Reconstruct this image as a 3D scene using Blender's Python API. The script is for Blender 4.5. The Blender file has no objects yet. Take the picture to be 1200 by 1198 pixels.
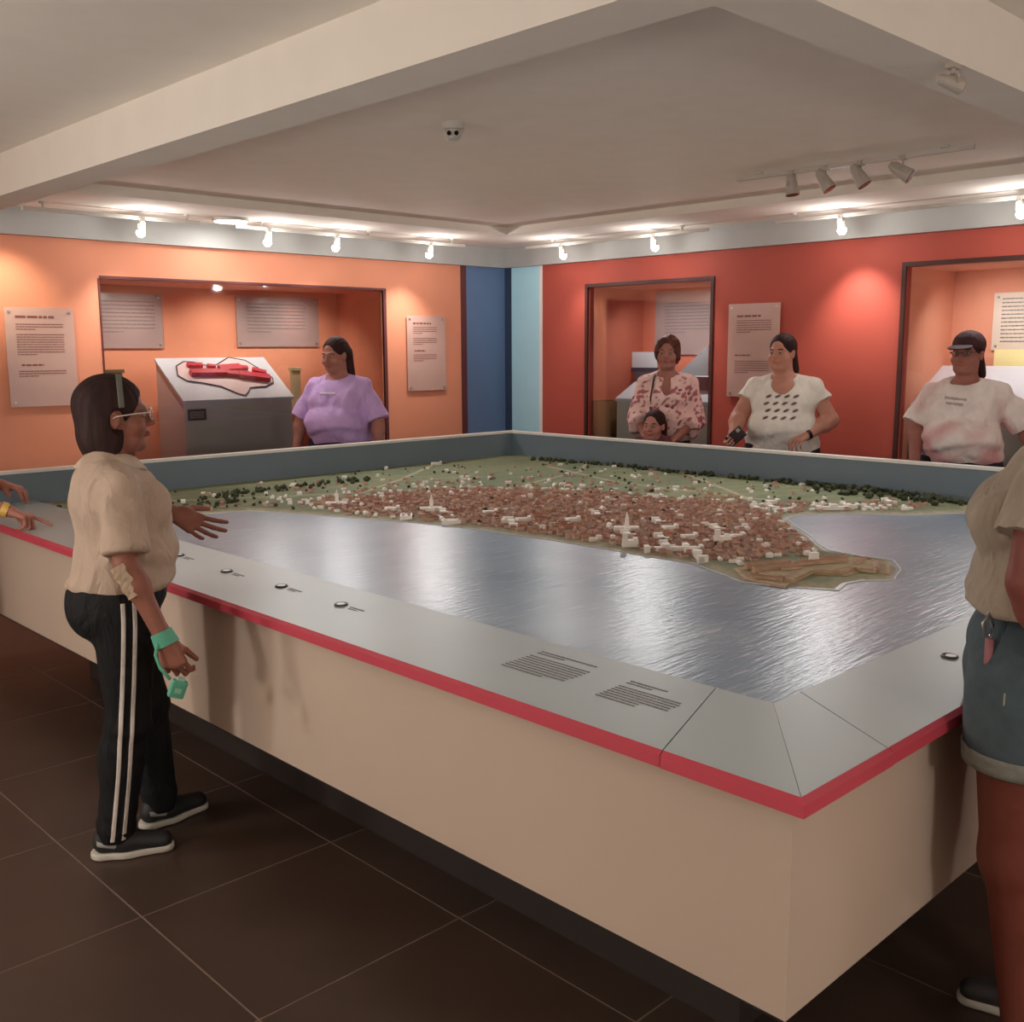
import bpy, bmesh, math, random
import numpy as np
from mathutils import Vector, Matrix
R = math.radians
random.seed(7); RNG = np.random.default_rng(7)
scene = bpy.context.scene
C = bpy.data.collections.new('museum_room'); scene.collection.children.link(C)

# ------------------------------------------------------------------ camera
cam_data = bpy.data.cameras.new('camera'); cam = bpy.data.objects.new('camera', cam_data); scene.collection.objects.link(cam)
cam_data.sensor_fit = 'HORIZONTAL'; cam_data.sensor_width = 36.0; cam_data.lens = 36.35; cam_data.clip_start = 0.05
_f = Vector((0.68629036, 0.71058754, -0.155148)); _r = Vector((0.71877191, -0.6952298, -0.00473998)); _u = _r.cross(_f)
cam.matrix_world = Matrix(((_r.x, _u.x, -_f.x, -1.63662228), (_r.y, _u.y, -_f.y, -0.92303743), (_r.z, _u.z, -_f.z, 1.64237863), (0, 0, 0, 1)))
scene.camera = cam
# ------------------------------------------------------------------ world, exposure
w = bpy.data.worlds.new('world'); scene.world = w; w.use_nodes = True
w.node_tree.nodes['Background'].inputs[0].default_value = (0.9, 0.85, 0.8, 1); w.node_tree.nodes['Background'].inputs[1].default_value = 0.02
scene.view_settings.view_transform = 'Standard'; scene.view_settings.look = 'None'
scene.view_settings.exposure = 0.0; scene.view_settings.gamma = 1.0; scene.view_settings.use_curve_mapping = False
try: scene.cycles.max_bounces = 8; scene.cycles.sample_clamp_indirect = 4.0
except Exception: pass
XW, YW, TX, TY = 5.544, 6.60, 4.116, 5.032
ZC, ZS, ZWT, ZB = 2.66, 2.60, 2.42, 2.42      # ceiling, soffit, wall top, beam underside
ZN = 2.62
# lamp table: (name, x, y, z, target, power, size, blend, colour)
WARM = (1.0, 0.90, 0.80); NEUT = (1.0, 0.96, 0.92); COOL = (1.0, 0.99, 0.98)
def spot(name, loc, target, power, angle=70, blend=0.8, col=WARM, r=0.03):
    l = bpy.data.lights.new(name, 'SPOT'); l.energy = power; l.spot_size = R(angle); l.spot_blend = blend; l.color = col; l.shadow_soft_size = r
    o = bpy.data.objects.new(name, l); C.objects.link(o); o.location = loc
    o.rotation_euler = (Vector(target) - Vector(loc)).to_track_quat('-Z', 'Y').to_euler(); return o
def area(name, loc, power, size, col=NEUT, target=None):
    l = bpy.data.lights.new(name, 'AREA'); l.shape = 'DISK'; l.size = size; l.energy = power; l.color = col
    o = bpy.data.objects.new(name, l); C.objects.link(o); o.location = loc
    if target: o.rotation_euler = (Vector(target) - Vector(loc)).to_track_quat('-Z', 'Y').to_euler()
    return o
# ceiling downlights of the room (the disc in view and its fellows outside the frame)
DISCS = [(2.345, 6.17, ZS), (0.2, -2.2, ZN), (-2.4, 0.6, ZN), (-2.4, 4.2, ZN), (3.2, -2.2, ZN)]
area('downlight', (2.345, 6.17, ZS-.035), 6, .26, NEUT)
POW_S = 5.5; POW_T = 42; POW_L, POW_R = 38, 44      # lit spotlights on the left and the right wall rail
def bulb(name, loc, power, r=.08, col=NEUT):
    l = bpy.data.lights.new(name, 'POINT'); l.energy = power; l.shadow_soft_size = r; l.color = col
    o = bpy.data.objects.new(name, l); C.objects.link(o); o.location = loc; return o
# fill lights without fixtures, added to brighten the room (behind and beside the camera)
bulb('fill_light', (-2.9, 1.9, 1.5), 54, .15); bulb('fill_light', (-2.4, 3.3, 1.5), 50, .15); bulb('fill_light', (-.7, -2.8, 1.5), 54, .15); bulb('fill_light', (3.6, -2.4, 1.5), 40, .15)
# small lamps inside the wall niches
for x in (2.0, 2.8, 3.5): spot('niche_light', (x, YW+.22, 2.12), (x, YW+.72, 1.2), 22, 130, 1.0, WARM)
for y in (4.55, 5.1): spot('niche_light', (XW+.2, y, 2.15), (XW+.8, y, 1.2), 16, 130, 1.0, NEUT)
for y in (.9, 1.5, 2.1): spot('niche_light', (XW+.2, y, 2.15), (XW+.8, y, 1.3), 20, 130, 1.0, NEUT)

# ------------------------------------------------------------------ materials
def srgb(c):
    return tuple((v/255/12.92 if v/255 <= 0.04045 else ((v/255+0.055)/1.055)**2.4) for v in c)
MATS = {}
def mat(name, rgb, rough=0.6, metal=0.0, bump=0.0, bscale=40.0, var=0.0, vscale=6.0, spec=0.5, vcol=False, emis=None, estr=0.0, coat=0.0, stretch=None):
    if name in MATS: return MATS[name]
    m = bpy.data.materials.new(name); m.use_nodes = True; nt = m.node_tree; b = nt.nodes['Principled BSDF']; N = nt.nodes; L = nt.links
    c = (*srgb(rgb), 1); b.inputs['Base Color'].default_value = c; b.inputs['Roughness'].default_value = rough; b.inputs['Metallic'].default_value = metal
    b.inputs['Specular IOR Level'].default_value = spec; b.inputs['Coat Weight'].default_value = coat
    tc = N.new('ShaderNodeTexCoord'); mp = N.new('ShaderNodeMapping'); L.new(tc.outputs['Object'], mp.inputs[0])
    if stretch: mp.inputs['Scale'].default_value = stretch
    src = None
    if vcol:
        a = N.new('ShaderNodeVertexColor'); a.layer_name = 'Col'; src = a.outputs['Color']
    if var > 0:
        n = N.new('ShaderNodeTexNoise'); n.inputs['Scale'].default_value = vscale; n.inputs['Detail'].default_value = 5; L.new(mp.outputs[0], n.inputs['Vector'])
        mr = N.new('ShaderNodeMapRange'); mr.inputs['From Min'].default_value = 0.3; mr.inputs['From Max'].default_value = 0.7; mr.inputs['To Min'].default_value = 1-var; mr.inputs['To Max'].default_value = 1+var; L.new(n.outputs['Fac'], mr.inputs['Value'])
        mx = N.new('ShaderNodeVectorMath'); mx.operation = 'SCALE'
        if src: L.new(src, mx.inputs[0])
        else: mx.inputs[0].default_value = c[:3]
        L.new(mr.outputs[0], mx.inputs['Scale']); src = mx.outputs[0]
    if src: L.new(src, b.inputs['Base Color'])
    if bump > 0:
        n2 = N.new('ShaderNodeTexNoise'); n2.inputs['Scale'].default_value = bscale; n2.inputs['Detail'].default_value = 4; L.new(mp.outputs[0], n2.inputs['Vector'])
        bp = N.new('ShaderNodeBump'); bp.inputs['Strength'].default_value = bump; bp.inputs['Distance'].default_value = 0.01; L.new(n2.outputs['Fac'], bp.inputs['Height']); L.new(bp.outputs[0], b.inputs['Normal'])
    if emis: b.inputs['Emission Color'].default_value = (*srgb(emis), 1); b.inputs['Emission Strength'].default_value = estr
    MATS[name] = m; return m
def glass_mat():
    m = bpy.data.materials.new('clear_glass'); m.use_nodes = True; nt = m.node_tree; nt.nodes.clear()
    o = nt.nodes.new('ShaderNodeOutputMaterial'); t = nt.nodes.new('ShaderNodeBsdfTransparent'); g = nt.nodes.new('ShaderNodeBsdfGlossy'); mx = nt.nodes.new('ShaderNodeMixShader'); fr = nt.nodes.new('ShaderNodeFresnel')
    fr.inputs[0].default_value = 1.45; g.inputs['Roughness'].default_value = 0.03; t.inputs[0].default_value = (0.93, 0.95, 0.94, 1)
    nt.links.new(fr.outputs[0], mx.inputs[0]); nt.links.new(t.outputs[0], mx.inputs[1]); nt.links.new(g.outputs[0], mx.inputs[2]); nt.links.new(mx.outputs[0], o.inputs[0]); return m
GLASS = glass_mat()
def acrylic_mat(name, tint, alpha):
    m = mat(name, tint, rough=0.25, spec=0.5, var=0.04, vscale=3); m.node_tree.nodes['Principled BSDF'].inputs['Alpha'].default_value = alpha; return m
def sea_mat():
    m = bpy.data.materials.new('model_sea'); m.use_nodes = True; nt = m.node_tree; b = nt.nodes['Principled BSDF']; N = nt.nodes; L = nt.links
    tc = N.new('ShaderNodeTexCoord'); mp = N.new('ShaderNodeMapping'); mp.inputs['Rotation'].default_value = (0, 0, R(-42)); mp.inputs['Scale'].default_value = (1.2, 11, 1); L.new(tc.outputs['Object'], mp.inputs[0])
    n = N.new('ShaderNodeTexNoise'); n.inputs['Scale'].default_value = 5.5; n.inputs['Detail'].default_value = 3; n.inputs['Roughness'].default_value = 0.6; L.new(mp.outputs[0], n.inputs['Vector'])
    cr = N.new('ShaderNodeValToRGB'); e = cr.color_ramp.elements; e[0].position = 0.60; e[0].color = (0, 0, 0, 1); e[1].position = 0.70; e[1].color = (1, 1, 1, 1); L.new(n.outputs['Fac'], cr.inputs[0])
    n3 = N.new('ShaderNodeTexNoise'); n3.inputs['Scale'].default_value = 1.3; n3.inputs['Detail'].default_value = 3; L.new(tc.outputs['Object'], n3.inputs['Vector'])
    c0 = N.new('ShaderNodeValToRGB'); e = c0.color_ramp.elements; e[0].position = 0.35; e[0].color = (*srgb((108, 132, 152)), 1); e[1].position = 0.65; e[1].color = (*srgb((146, 162, 178)), 1); L.new(n3.outputs['Fac'], c0.inputs[0])
    mx = N.new('ShaderNodeMixRGB'); mx.inputs[2].default_value = (*srgb((178, 182, 190)), 1); L.new(c0.outputs[0], mx.inputs[1])
    ml = N.new('ShaderNodeMath'); ml.operation = 'MULTIPLY'; ml.inputs[1].default_value = 0.75; L.new(cr.outputs[0], ml.inputs[0]); L.new(ml.outputs[0], mx.inputs[0])
    L.new(mx.outputs[0], b.inputs['Base Color']); b.inputs['Roughness'].default_value = 0.31; b.inputs['Specular IOR Level'].default_value = 0.25
    bp = N.new('ShaderNodeBump'); bp.inputs['Strength'].default_value = 0.35; bp.inputs['Distance'].default_value = 0.006; L.new(n.outputs['Fac'], bp.inputs['Height']); L.new(bp.outputs[0], b.inputs['Normal']); return m

M_ceiling = mat('ceiling_paint', (244, 238, 228), 0.85, bump=0.04, bscale=18, var=0.02)
M_fascia = mat('fascia_paint', (180, 180, 178), 0.8, var=0.02)
M_orange = mat('orange_wall_paint', (228, 150, 118), 0.8, bump=0.03, bscale=30, var=0.03, vscale=2)
M_red = mat('red_wall_paint', (180, 80, 66), 0.75, bump=0.03, bscale=30, var=0.03, vscale=2)
M_blue = mat('dark_blue_paint', (98, 126, 166), 0.7, var=0.03)
M_navy = mat('navy_paint', (48, 66, 92), 0.7, var=0.03)
M_light_blue = mat('light_blue_paint', (186, 236, 252), 0.7, var=0.02)
M_maroon = mat('maroon_trim', (96, 44, 46), 0.6, var=0.03)
M_cream = mat('cream_wall_paint', (232, 218, 204), 0.85, var=0.02)
M_tile = mat('brown_floor_tile', (68, 52, 43), 0.40, bump=0.05, bscale=14, var=0.14, vscale=3.5)
M_grout = mat('pale_grout', (122, 102, 90), 0.85, var=0.05)
M_body = mat('cream_board', (196, 176, 158), 0.6, var=0.02, vscale=2)
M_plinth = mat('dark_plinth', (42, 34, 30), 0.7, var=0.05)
M_redtrim = mat('red_trim', (198, 72, 88), 0.45, var=0.03)
M_grey = mat('grey_panel', (164, 174, 174), 0.42, var=0.015, vscale=3)
M_rim = mat('blue_grey_rim', (118, 136, 148), 0.55, var=0.03)
M_white = mat('white_edge', (244, 243, 240), 0.45, var=0.02)
M_metal = mat('brushed_metal', (190, 188, 184), 0.3, metal=0.9, var=0.03)
M_print = mat('dark_print', (118, 112, 110), 0.6, var=0.05)
M_printred = mat('brown_print', (128, 78, 72), 0.6, var=0.05)
M_frame = mat('dark_frame', (70, 34, 30), 0.5, var=0.05)
M_lampwhite = mat('lamp_housing', (200, 196, 188), 0.5, var=0.03)
M_lampgrey = mat('grey_lamp_housing', (186, 178, 168), 0.5, var=0.03)
M_glow = mat('lit_lamp_lens', (255, 255, 255), 0.4, emis=(255, 250, 242), estr=30)
M_disc = mat('lit_diffuser', (255, 255, 255), 0.4, emis=(255, 250, 242), estr=8)
M_lens = mat('dark_lens', (24, 20, 20), 0.2, var=0.02)
M_plate = acrylic_mat('pink_tinted_acrylic', (216, 180, 170), 0.78)
M_plate2 = acrylic_mat('frosted_acrylic', (188, 162, 160), 0.75)
M_console = mat('grey_console', (216, 208, 206), 0.55, var=0.02)
M_slope = mat('pale_sign_board', (208, 208, 218), 0.5, var=0.02)
M_card = mat('cardboard', (168, 128, 88), 0.8, var=0.06)

# ------------------------------------------------------------------ mesh helpers
def new_obj(name, me, m=None, parent=None):
    o = bpy.data.objects.new(name, me); C.objects.link(o)
    if m: me.materials.append(m)
    if parent: o.parent = parent
    return o
def tag(o, label=None, cat=None, group=None, kind=None):
    if label: o['label'] = label
    if cat: o['category'] = cat
    if group: o['group'] = group
    if kind: o['kind'] = kind
    return o
def empty(name, loc, rz, label, cat, group=None):
    o = bpy.data.objects.new(name, None); C.objects.link(o); o.location = loc; o.rotation_euler = (0, 0, rz); o.empty_display_size = 0.1
    return tag(o, label, cat, group)
def add_box(bm, x0, x1, y0, y1, z0, z1, M=None, bevel=0.0):
    vs = [bm.verts.new(Vector(p) if M is None else M @ Vector(p)) for p in ((x0,y0,z0),(x1,y0,z0),(x1,y1,z0),(x0,y1,z0),(x0,y0,z1),(x1,y0,z1),(x1,y1,z1),(x0,y1,z1))]
    fs = [bm.faces.new([vs[i] for i in f]) for f in ((3,2,1,0),(4,5,6,7),(0,1,5,4),(1,2,6,5),(2,3,7,6),(3,0,4,7))]
    if bevel > 0: bmesh.ops.bevel(bm, geom=list({e for f in fs for e in f.edges}), offset=bevel, segments=2, affect='EDGES', profile=0.5)
def add_prism(bm, poly, z0, z1):   # poly (x,y) ccw, z0/z1 numbers or per-vertex lists
    n = len(poly); g = lambda z, i: z[i] if isinstance(z, (list, tuple)) else z
    a = [bm.verts.new((p[0], p[1], g(z0, i))) for i, p in enumerate(poly)]; b = [bm.verts.new((p[0], p[1], g(z1, i))) for i, p in enumerate(poly)]
    bm.faces.new(a[::-1]); bm.faces.new(b)
    for i in range(n): bm.faces.new((a[i], a[(i+1) % n], b[(i+1) % n], b[i]))
def add_cyl(bm, a, b, r0, r1=None, seg=16, caps=True):
    a, b = Vector(a), Vector(b); r1 = r0 if r1 is None else r1; d = (b-a).normalized(); t = Vector((0,0,1)) if abs(d.z) < .9 else Vector((1,0,0)); u = d.cross(t).normalized(); v = d.cross(u)
    A = []; B = []
    for i in range(seg):
        q = 2*math.pi*i/seg; w_ = u*math.cos(q)+v*math.sin(q); A.append(bm.verts.new(a+w_*r0)); B.append(bm.verts.new(b+w_*r1))
    for i in range(seg): bm.faces.new((A[i], A[(i+1)%seg], B[(i+1)%seg], B[i]))
    if caps: bm.faces.new(A[::-1]); bm.faces.new(B)
def add_tube(bm, pts, r, seg=8, closed=False):
    pts = [Vector(p) for p in pts]; n = len(pts); rings = []
    for i, p in enumerate(pts):
        d = (pts[(i+1)%n]-pts[i-1]) if closed else (pts[min(i+1,n-1)]-pts[max(i-1,0)])
        d.normalize(); t = Vector((0,0,1)) if abs(d.z) < .9 else Vector((1,0,0)); u = d.cross(t).normalized(); v = d.cross(u)
        rr = r[i] if isinstance(r, (list, tuple)) else r
        rings.append([bm.verts.new(p+(u*math.cos(2*math.pi*k/seg)+v*math.sin(2*math.pi*k/seg))*rr) for k in range(seg)])
    for i in range(n if closed else n-1):
        A, B = rings[i], rings[(i+1)%n]
        for k in range(seg): bm.faces.new((A[k], A[(k+1)%seg], B[(k+1)%seg], B[k]))
    if not closed: bm.faces.new(rings[0][::-1]); bm.faces.new(rings[-1])
def finish(name, bm, m, parent=None, smooth=False):
    bmesh.ops.recalc_face_normals(bm, faces=bm.faces[:]); me = bpy.data.meshes.new(name); bm.to_mesh(me); bm.free()
    if smooth:
        for p in me.polygons: p.use_smooth = True
    return new_obj(name, me, m, parent)
def box(name, x0, x1, y0, y1, z0, z1, m, parent=None, bevel=0.0, M=None):
    bm = bmesh.new(); add_box(bm, min(x0,x1), max(x0,x1), min(y0,y1), max(y0,y1), min(z0,z1), max(z0,z1), M, bevel); return finish(name, bm, m, parent)
def struct(o): o['kind'] = 'structure'; return o

# ------------------------------------------------------------------ floor of separate tiles
T = 0.66; X0, Y0 = -0.468, 1.86
XA, XB, YA, YB = X0-5*T, 6.47, Y0-8*T, 7.53
fl = struct(box('floor', XA, XB, YA, YB, -0.08, -0.0012, M_grout))
tile_me = {}
ix = 0
for i in range(-5, 11):
    for j in range(-8, 9):
        xa, xb, ya, yb = X0+i*T+.0032, X0+(i+1)*T-.0032, Y0+j*T+.0032, Y0+(j+1)*T-.0032
        xb = min(xb, XB-.01); yb = min(yb, YB-.01)
        if xb-xa < .05 or yb-ya < .05: continue
        key = (round(xb-xa, 3), round(yb-ya, 3))
        if key not in tile_me:
            bm = bmesh.new(); add_box(bm, 0, xb-xa, 0, yb-ya, -.004, 0); me = bpy.data.meshes.new('floor_tile'); bm.to_mesh(me); bm.free(); me.materials.append(M_tile); tile_me[key] = me
        o = bpy.data.objects.new('floor_tile', tile_me[key]); C.objects.link(o); o.parent = fl; o.location = (xa, ya, 0)

# ------------------------------------------------------------------ ceiling, soffit, beams
struct(box('ceiling', XA, XB, YA, YB, ZC, ZC+.1, M_ceiling))
bm = bmesh.new(); add_prism(bm, [(XA, 5.62), (4.63, 5.62), (4.63, YA), (XW+.02, YA), (XW+.02, YW+.02), (XA, YW+.02)], ZS, ZC); struct(finish('trim_1', bm, M_ceiling))['label'] = 'lowered soffit along the two display walls'
bm = bmesh.new(); add_prism(bm, [(.27, 5.62), (XA, 5.62), (XA, YA), (4.63, YA), (4.63, .39), (.27, .39)], ZN, ZC); struct(finish('trim_2', bm, M_ceiling))['label'] = 'lower ceiling on the near side of the beams'
bm = bmesh.new(); add_prism(bm, [(.27, .39), (.46, .57), (.46, YW), (.27, YW)], ZB, ZC); struct(finish('trim_3', bm, M_ceiling))['label'] = 'ceiling beam over the left edge of the table'
bm = bmesh.new(); add_prism(bm, [(.27, .39), (XW, .39), (XW, .57), (.46, .57)], ZB, ZC); struct(finish('trim_4', bm, M_ceiling))['label'] = 'ceiling beam over the right edge of the table'
# fascias above the two walls
struct(box('trim_5', XA, XW-.05, YW-.05, YW+.02, ZWT, ZS, M_fascia)); struct(box('trim_6', XW-.05, XW+.02, YA, YW-.05, ZWT, ZS, M_fascia))

# ------------------------------------------------------------------ walls with niches
def wall_holes(name, axis, pos, thick, a0, a1, z1, holes, m):
    """vertical wall slab along one axis with rectangular holes (a, b, z0, z1)"""
    bm = bmesh.new(); cuts = sorted({a0, a1, *[h[0] for h in holes], *[h[1] for h in holes]})
    for u, v in zip(cuts[:-1], cuts[1:]):
        hs = [h for h in holes if h[0] <= u+1e-6 and h[1] >= v-1e-6]
        spans = [(0, z1)] if not hs else [(0, hs[0][2]), (hs[0][3], z1)]
        for s in spans:
            if s[1]-s[0] < 1e-3: continue
            if axis == 'x': add_box(bm, u, v, pos, pos+thick, s[0], s[1])
            else: add_box(bm, pos, pos+thick, u, v, s[0], s[1])
    return struct(finish(name, bm, m))
NL = (1.515, 4.05, .06, 2.156)
wl = wall_holes('wall_left', 'x', YW, .08, XA, 4.965, ZS, [NL], M_orange)
box('painted_strip', 4.965, 5.035, YW-.004, YW+.08, 0, ZS, M_maroon, wl); box('blue_panel', 5.035, XW+.08, YW, YW+.08, 0, ZS, M_blue, wl)
N1 = (4.15, 5.50, .06, 2.19); N2 = (.35, 2.50, .06, 2.20)
wr = wall_holes('wall_right', 'y', XW, .08, YA, 6.08, ZS, [N1, N2], M_red)
box('navy_strip', XW, XW+.08, 6.50, YW, 0, ZS, M_navy, wr); box('light_blue_panel', XW-.004, XW+.08, 6.12, 6.50, 0, ZS, M_light_blue, wr); box('pale_edge_strip', XW-.006, XW+.08, 6.08, 6.12, 0, ZS, M_white, wr)
def niche(wall, axis, a0, a1, z0, z1, pos, depth, m):
    e = .04
    def b(nm, u0, u1, d0, d1, s0, s1):
        if axis == 'x': box(nm, u0, u1, pos+d0, pos+d1, s0, s1, m, wall)
        else: box(nm, pos+d0, pos+d1, u0, u1, s0, s1, m, wall)
    b('niche_back', a0-e, a1+e, depth, depth+e, z0-e, z1+e)
    b('niche_side', a0-e, a0, .08, depth, z0-e, z1+e); b('niche_side', a1, a1+e, .08, depth, z0-e, z1+e)
    b('niche_top', a0, a1, .08, depth, z1, z1+e); b('niche_floor', a0, a1, .08, depth, z0-e, z0)
niche(wl, 'x', *NL, YW, .72, M_orange); niche(wr, 'y', *N1, XW, .80, mat('coral_niche_paint', (214, 122, 98), .8, var=.03)); niche(wr, 'y', *N2, XW, .80, mat('peach_niche_paint', (232, 158, 130), .8, var=.03))
for (a0, a1, z0, z1) in (N1, N2):   # thin dark frame round the right-hand openings
    bm = bmesh.new(); s = .03
    add_box(bm, XW-.012, XW+.01, a1-.0, a1+s, z0, z1+s); add_box(bm, XW-.012, XW+.01, a0-s, a0, z0, z1+s); add_box(bm, XW-.012, XW+.01, a0, a1, z1, z1+s)
    finish('opening_frame', bm, M_frame, wr)
bm = bmesh.new(); add_box(bm, NL[0]-.012, NL[0], YW-.006, YW+.02, NL[2], NL[3]); add_box(bm, NL[1], NL[1]+.03, YW-.006, YW+.02, NL[2], NL[3]); add_box(bm, NL[0], NL[1]+.03, YW-.006, YW+.02, NL[3], NL[3]+.02); finish('opening_frame', bm, M_maroon, wl)
# glass fronts
g = box('glass_pane', NL[0], NL[1], YW+.03, YW+.036, NL[2], NL[3], GLASS, wl); g['label'] = 'clear glass across the left niche'
box('glass_pane', XW+.03, XW+.036, N1[0], N1[1], N1[2], N1[3], GLASS, wr); box('glass_pane', XW+.03, XW+.036, N2[0], N2[1], N2[2], N2[3], GLASS, wr)
struct(box('wall_back', XA, XA+.05, YA, YB, 0, ZC, M_cream)); struct(box('wall_near', XA, XB, YA, YA+.05, 0, ZC, M_cream))
struct(box('baseboard_left', XA+.05, NL[0]-.02, YW-.015, YW, 0, .08, M_maroon)); struct(box('baseboard_right', XW-.015, XW, 2.55, 4.1, 0, .08, M_maroon))

# ------------------------------------------------------------------ printed text (rows of small word marks where the photo's text cannot be read)
def print_rows(name, parent, O, rt, dn, nrm, rows, m, thick=.0006, seed=1):
    """rows: (offset_down, start, length, height) in metres; words are thin raised marks on the surface"""
    rg = random.Random(seed); bm = bmesh.new(); O, rt, dn, nrm = Vector(O), Vector(rt).normalized(), Vector(dn).normalized(), Vector(nrm).normalized()
    M = Matrix(((rt.x, dn.x, nrm.x, O.x), (rt.y, dn.y, nrm.y, O.y), (rt.z, dn.z, nrm.z, O.z), (0, 0, 0, 1)))
    for (d, s, ln, h) in rows:
        x = s
        while x < s+ln-.004:
            wd = min(h*rg.uniform(1.2, 4.5), s+ln-x); add_box(bm, x, x+wd, d, d+h, 0, thick, M); x += wd+h*.55
    o = finish(name, bm, m, parent); o['kind'] = 'stuff'; return o

# ------------------------------------------------------------------ the model table
tb = empty('model_table', (2.05, 2.5, 0), 0, 'huge square relief map table with grey sloped borders and a crimson edge', 'table')
TM = Matrix.Translation((-2.05, -2.5, 0))
def tpart(o, par=tb):
    if par is tb: o.location = (-2.05, -2.5, 0)
    return o
zr0, zr1, zi, zsea = .78, .812, .82, .80
tpart(box('table_body', .048, TX+.02, .048, TY+.02, .32, .785, M_body, tb))
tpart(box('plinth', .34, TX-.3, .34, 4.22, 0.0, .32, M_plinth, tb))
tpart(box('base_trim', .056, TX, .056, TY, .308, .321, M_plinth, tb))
def red_piece(p, q, n, ext=0):      # p->q outer line, n inward normal
    pass
def edge(name, pts_out, pts_in):    # quads strip: outer bottom, outer top, inner
    bm = bmesh.new(); k = len(pts_out)
    a = [bm.verts.new((x, y, zr0)) for x, y in pts_out]; b = [bm.verts.new((x*1.0, y*1.0, zr1-.006)) for x, y in pts_out]
    c = [bm.verts.new((x, y, zr1+.0015)) for x, y in pts_in]; d = [bm.verts.new((x, y, zr0)) for x, y in pts_in]
    for i in range(k-1):
        bm.faces.new((a[i], a[i+1], b[i+1], b[i])); bm.faces.new((b[i], b[i+1], c[i+1], c[i])); bm.faces.new((c[i], c[i+1], d[i+1], d[i])); bm.faces.new((d[i], d[i+1], a[i+1], a[i]))
    for s in (0, k-1): bm.faces.new((a[s], b[s], c[s], d[s]))
    return tpart(finish(name, bm, M_redtrim, tb))
q = .014
edge('red_edge', [(0, TY+.03), (0, .334)], [(q, TY+.03), (q, .338)])
edge('red_edge', [(-.002, .331), (-.002, -.002), (.355, -.002)], [(q, .335), (q, q), (.36, q)])
edge('red_edge', [(.358, 0), (TX+.03, 0)], [(.363, q), (TX+.03, q)])
def panel(name, poly, zs):
    bm = bmesh.new(); add_prism(bm, poly, [z-.012 for z in zs], zs); return tpart(finish(name, bm, M_grey, tb))
g_ = .0016
Pl = panel('sloped_panel', [(q, .338+g_), (.412, .482+g_), (.412, TY), (q, TY)], [zr1, zi, zi, zr1])
panel('sloped_panel', [(q, q), (.412, .322), (.412, .482-g_), (q, .338-g_)], [zr1, zi, zi, zr1])
panel('sloped_panel', [(q+.002, q), (.36-g_, q), (.531-g_, .322), (.413, .322)], [zr1, zr1, zi, zi])
Pr = panel('sloped_panel', [(.36+g_, q), (TX, q), (TX, .322), (.531+g_, .322)], [zr1, zr1, zi, zi])
# rim on the two far sides
tpart(box('rim_board', .0, TX+.03, TY, TY+.03, .70, .978, M_rim, tb)); tpart(box('rim_board', TX, TX+.03, .0, TY, .70, .978, M_rim, tb))
tpart(box('rim_cap', -.01, TX+.04, TY-.008, TY+.04, .974, .994, M_white, tb, .003)); tpart(box('rim_cap', TX-.008, TX+.04, -.01, TY-.008, .974, .994, M_white, tb, .003))
tpart(box('model_sea', .40, TX, .31, TY, zsea-.02, zsea, sea_mat(), tb))
# text blocks and round markers on the border
def tb_text(x_top, y_left, rows, seed):   # reader stands at -x side: text runs to -y, lines go down to -x
    z = lambda x: zr1+(zi-zr1)*(x-q)/(.412-q)
    return tpart(print_rows('printed_text', tb, (x_top, y_left, z(x_top)+.0006), (0, -1, 0), (-1, 0, -(zi-zr1)/(.412-q)), (-.02, 0, 1), rows, M_print, seed=seed))
tb_text(.335, 1.00, [(0, 0, .20, .0055), (.016, 0, .10, .005)]+[(.045+.0155*k, .0, .215 if k < 7 else .15, .0048) for k in range(8)], 3)
tb_text(.31, .665, [(0, .0, .12, .0055), (.016, 0, .08, .0045)]+[(.045+.0145*k, .0, .195 if k < 5 else .12, .0045) for k in range(7)], 5)
def marker(x, y, par=tb):
    z = zr1+(zi-zr1)*.6; bm = bmesh.new(); add_tube(bm, [(x+.019*math.cos(a), y+.019*math.sin(a), z+.002) for a in [2*math.pi*k/24 for k in range(24)]], .0042, 6, True)
    mk = tpart(finish('marker_ring', bm, mat('dark_marker', (58, 62, 66), .4, var=.03), tb, True))
    bm = bmesh.new(); add_cyl(bm, (x-.004, y-.006, z-.003), (x-.004, y-.006, z+.007), .014, seg=20); tpart(finish('marker_disc', bm, M_white, tb))
for x, y in ((.257, 2.99), (.242, 2.572), (.253, 2.206), (.248, 1.835)):
    marker(x, y); tb_text(x+.008, y-.045, [(0, 0, .075, .007), (.016, .01, .05, .005)], int(y*10))
marker(1.077, .194)

# ---- relief map
def poly_sd(P, poly):   # signed distance, negative inside; P (n,2)
    d = np.full(len(P), 1e9); ins = np.zeros(len(P), bool); n = len(poly)
    for i in range(n):
        a = np.array(poly[i]); b = np.array(poly[(i+1) % n]); e = b-a; w_ = P-a; t = np.clip((w_@e)/(e@e), 0, 1); d = np.minimum(d, np.hypot(*(w_-t[:, None]*e).T))
        c = (a[1] > P[:, 1]) != (b[1] > P[:, 1])
        with np.errstate(divide='ignore', invalid='ignore'): xx = (b[0]-a[0])*(P[:, 1]-a[1])/(b[1]-a[1])+a[0]
        ins ^= c & (P[:, 0] < xx)
    return np.where(ins, -d, d)
def line_d(P, line):
    d = np.full(len(P), 1e9)
    for a, b in zip(line[:-1], line[1:]):
        a, b = np.array(a), np.array(b); e = b-a; w_ = P-a; t = np.clip((w_@e)/(e@e), 0, 1); d = np.minimum(d, np.hypot(*(w_-t[:, None]*e).T))
    return d
_K = RNG.normal(size=(24, 3)); _PH = RNG.uniform(0, 6.28, 24)
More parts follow.
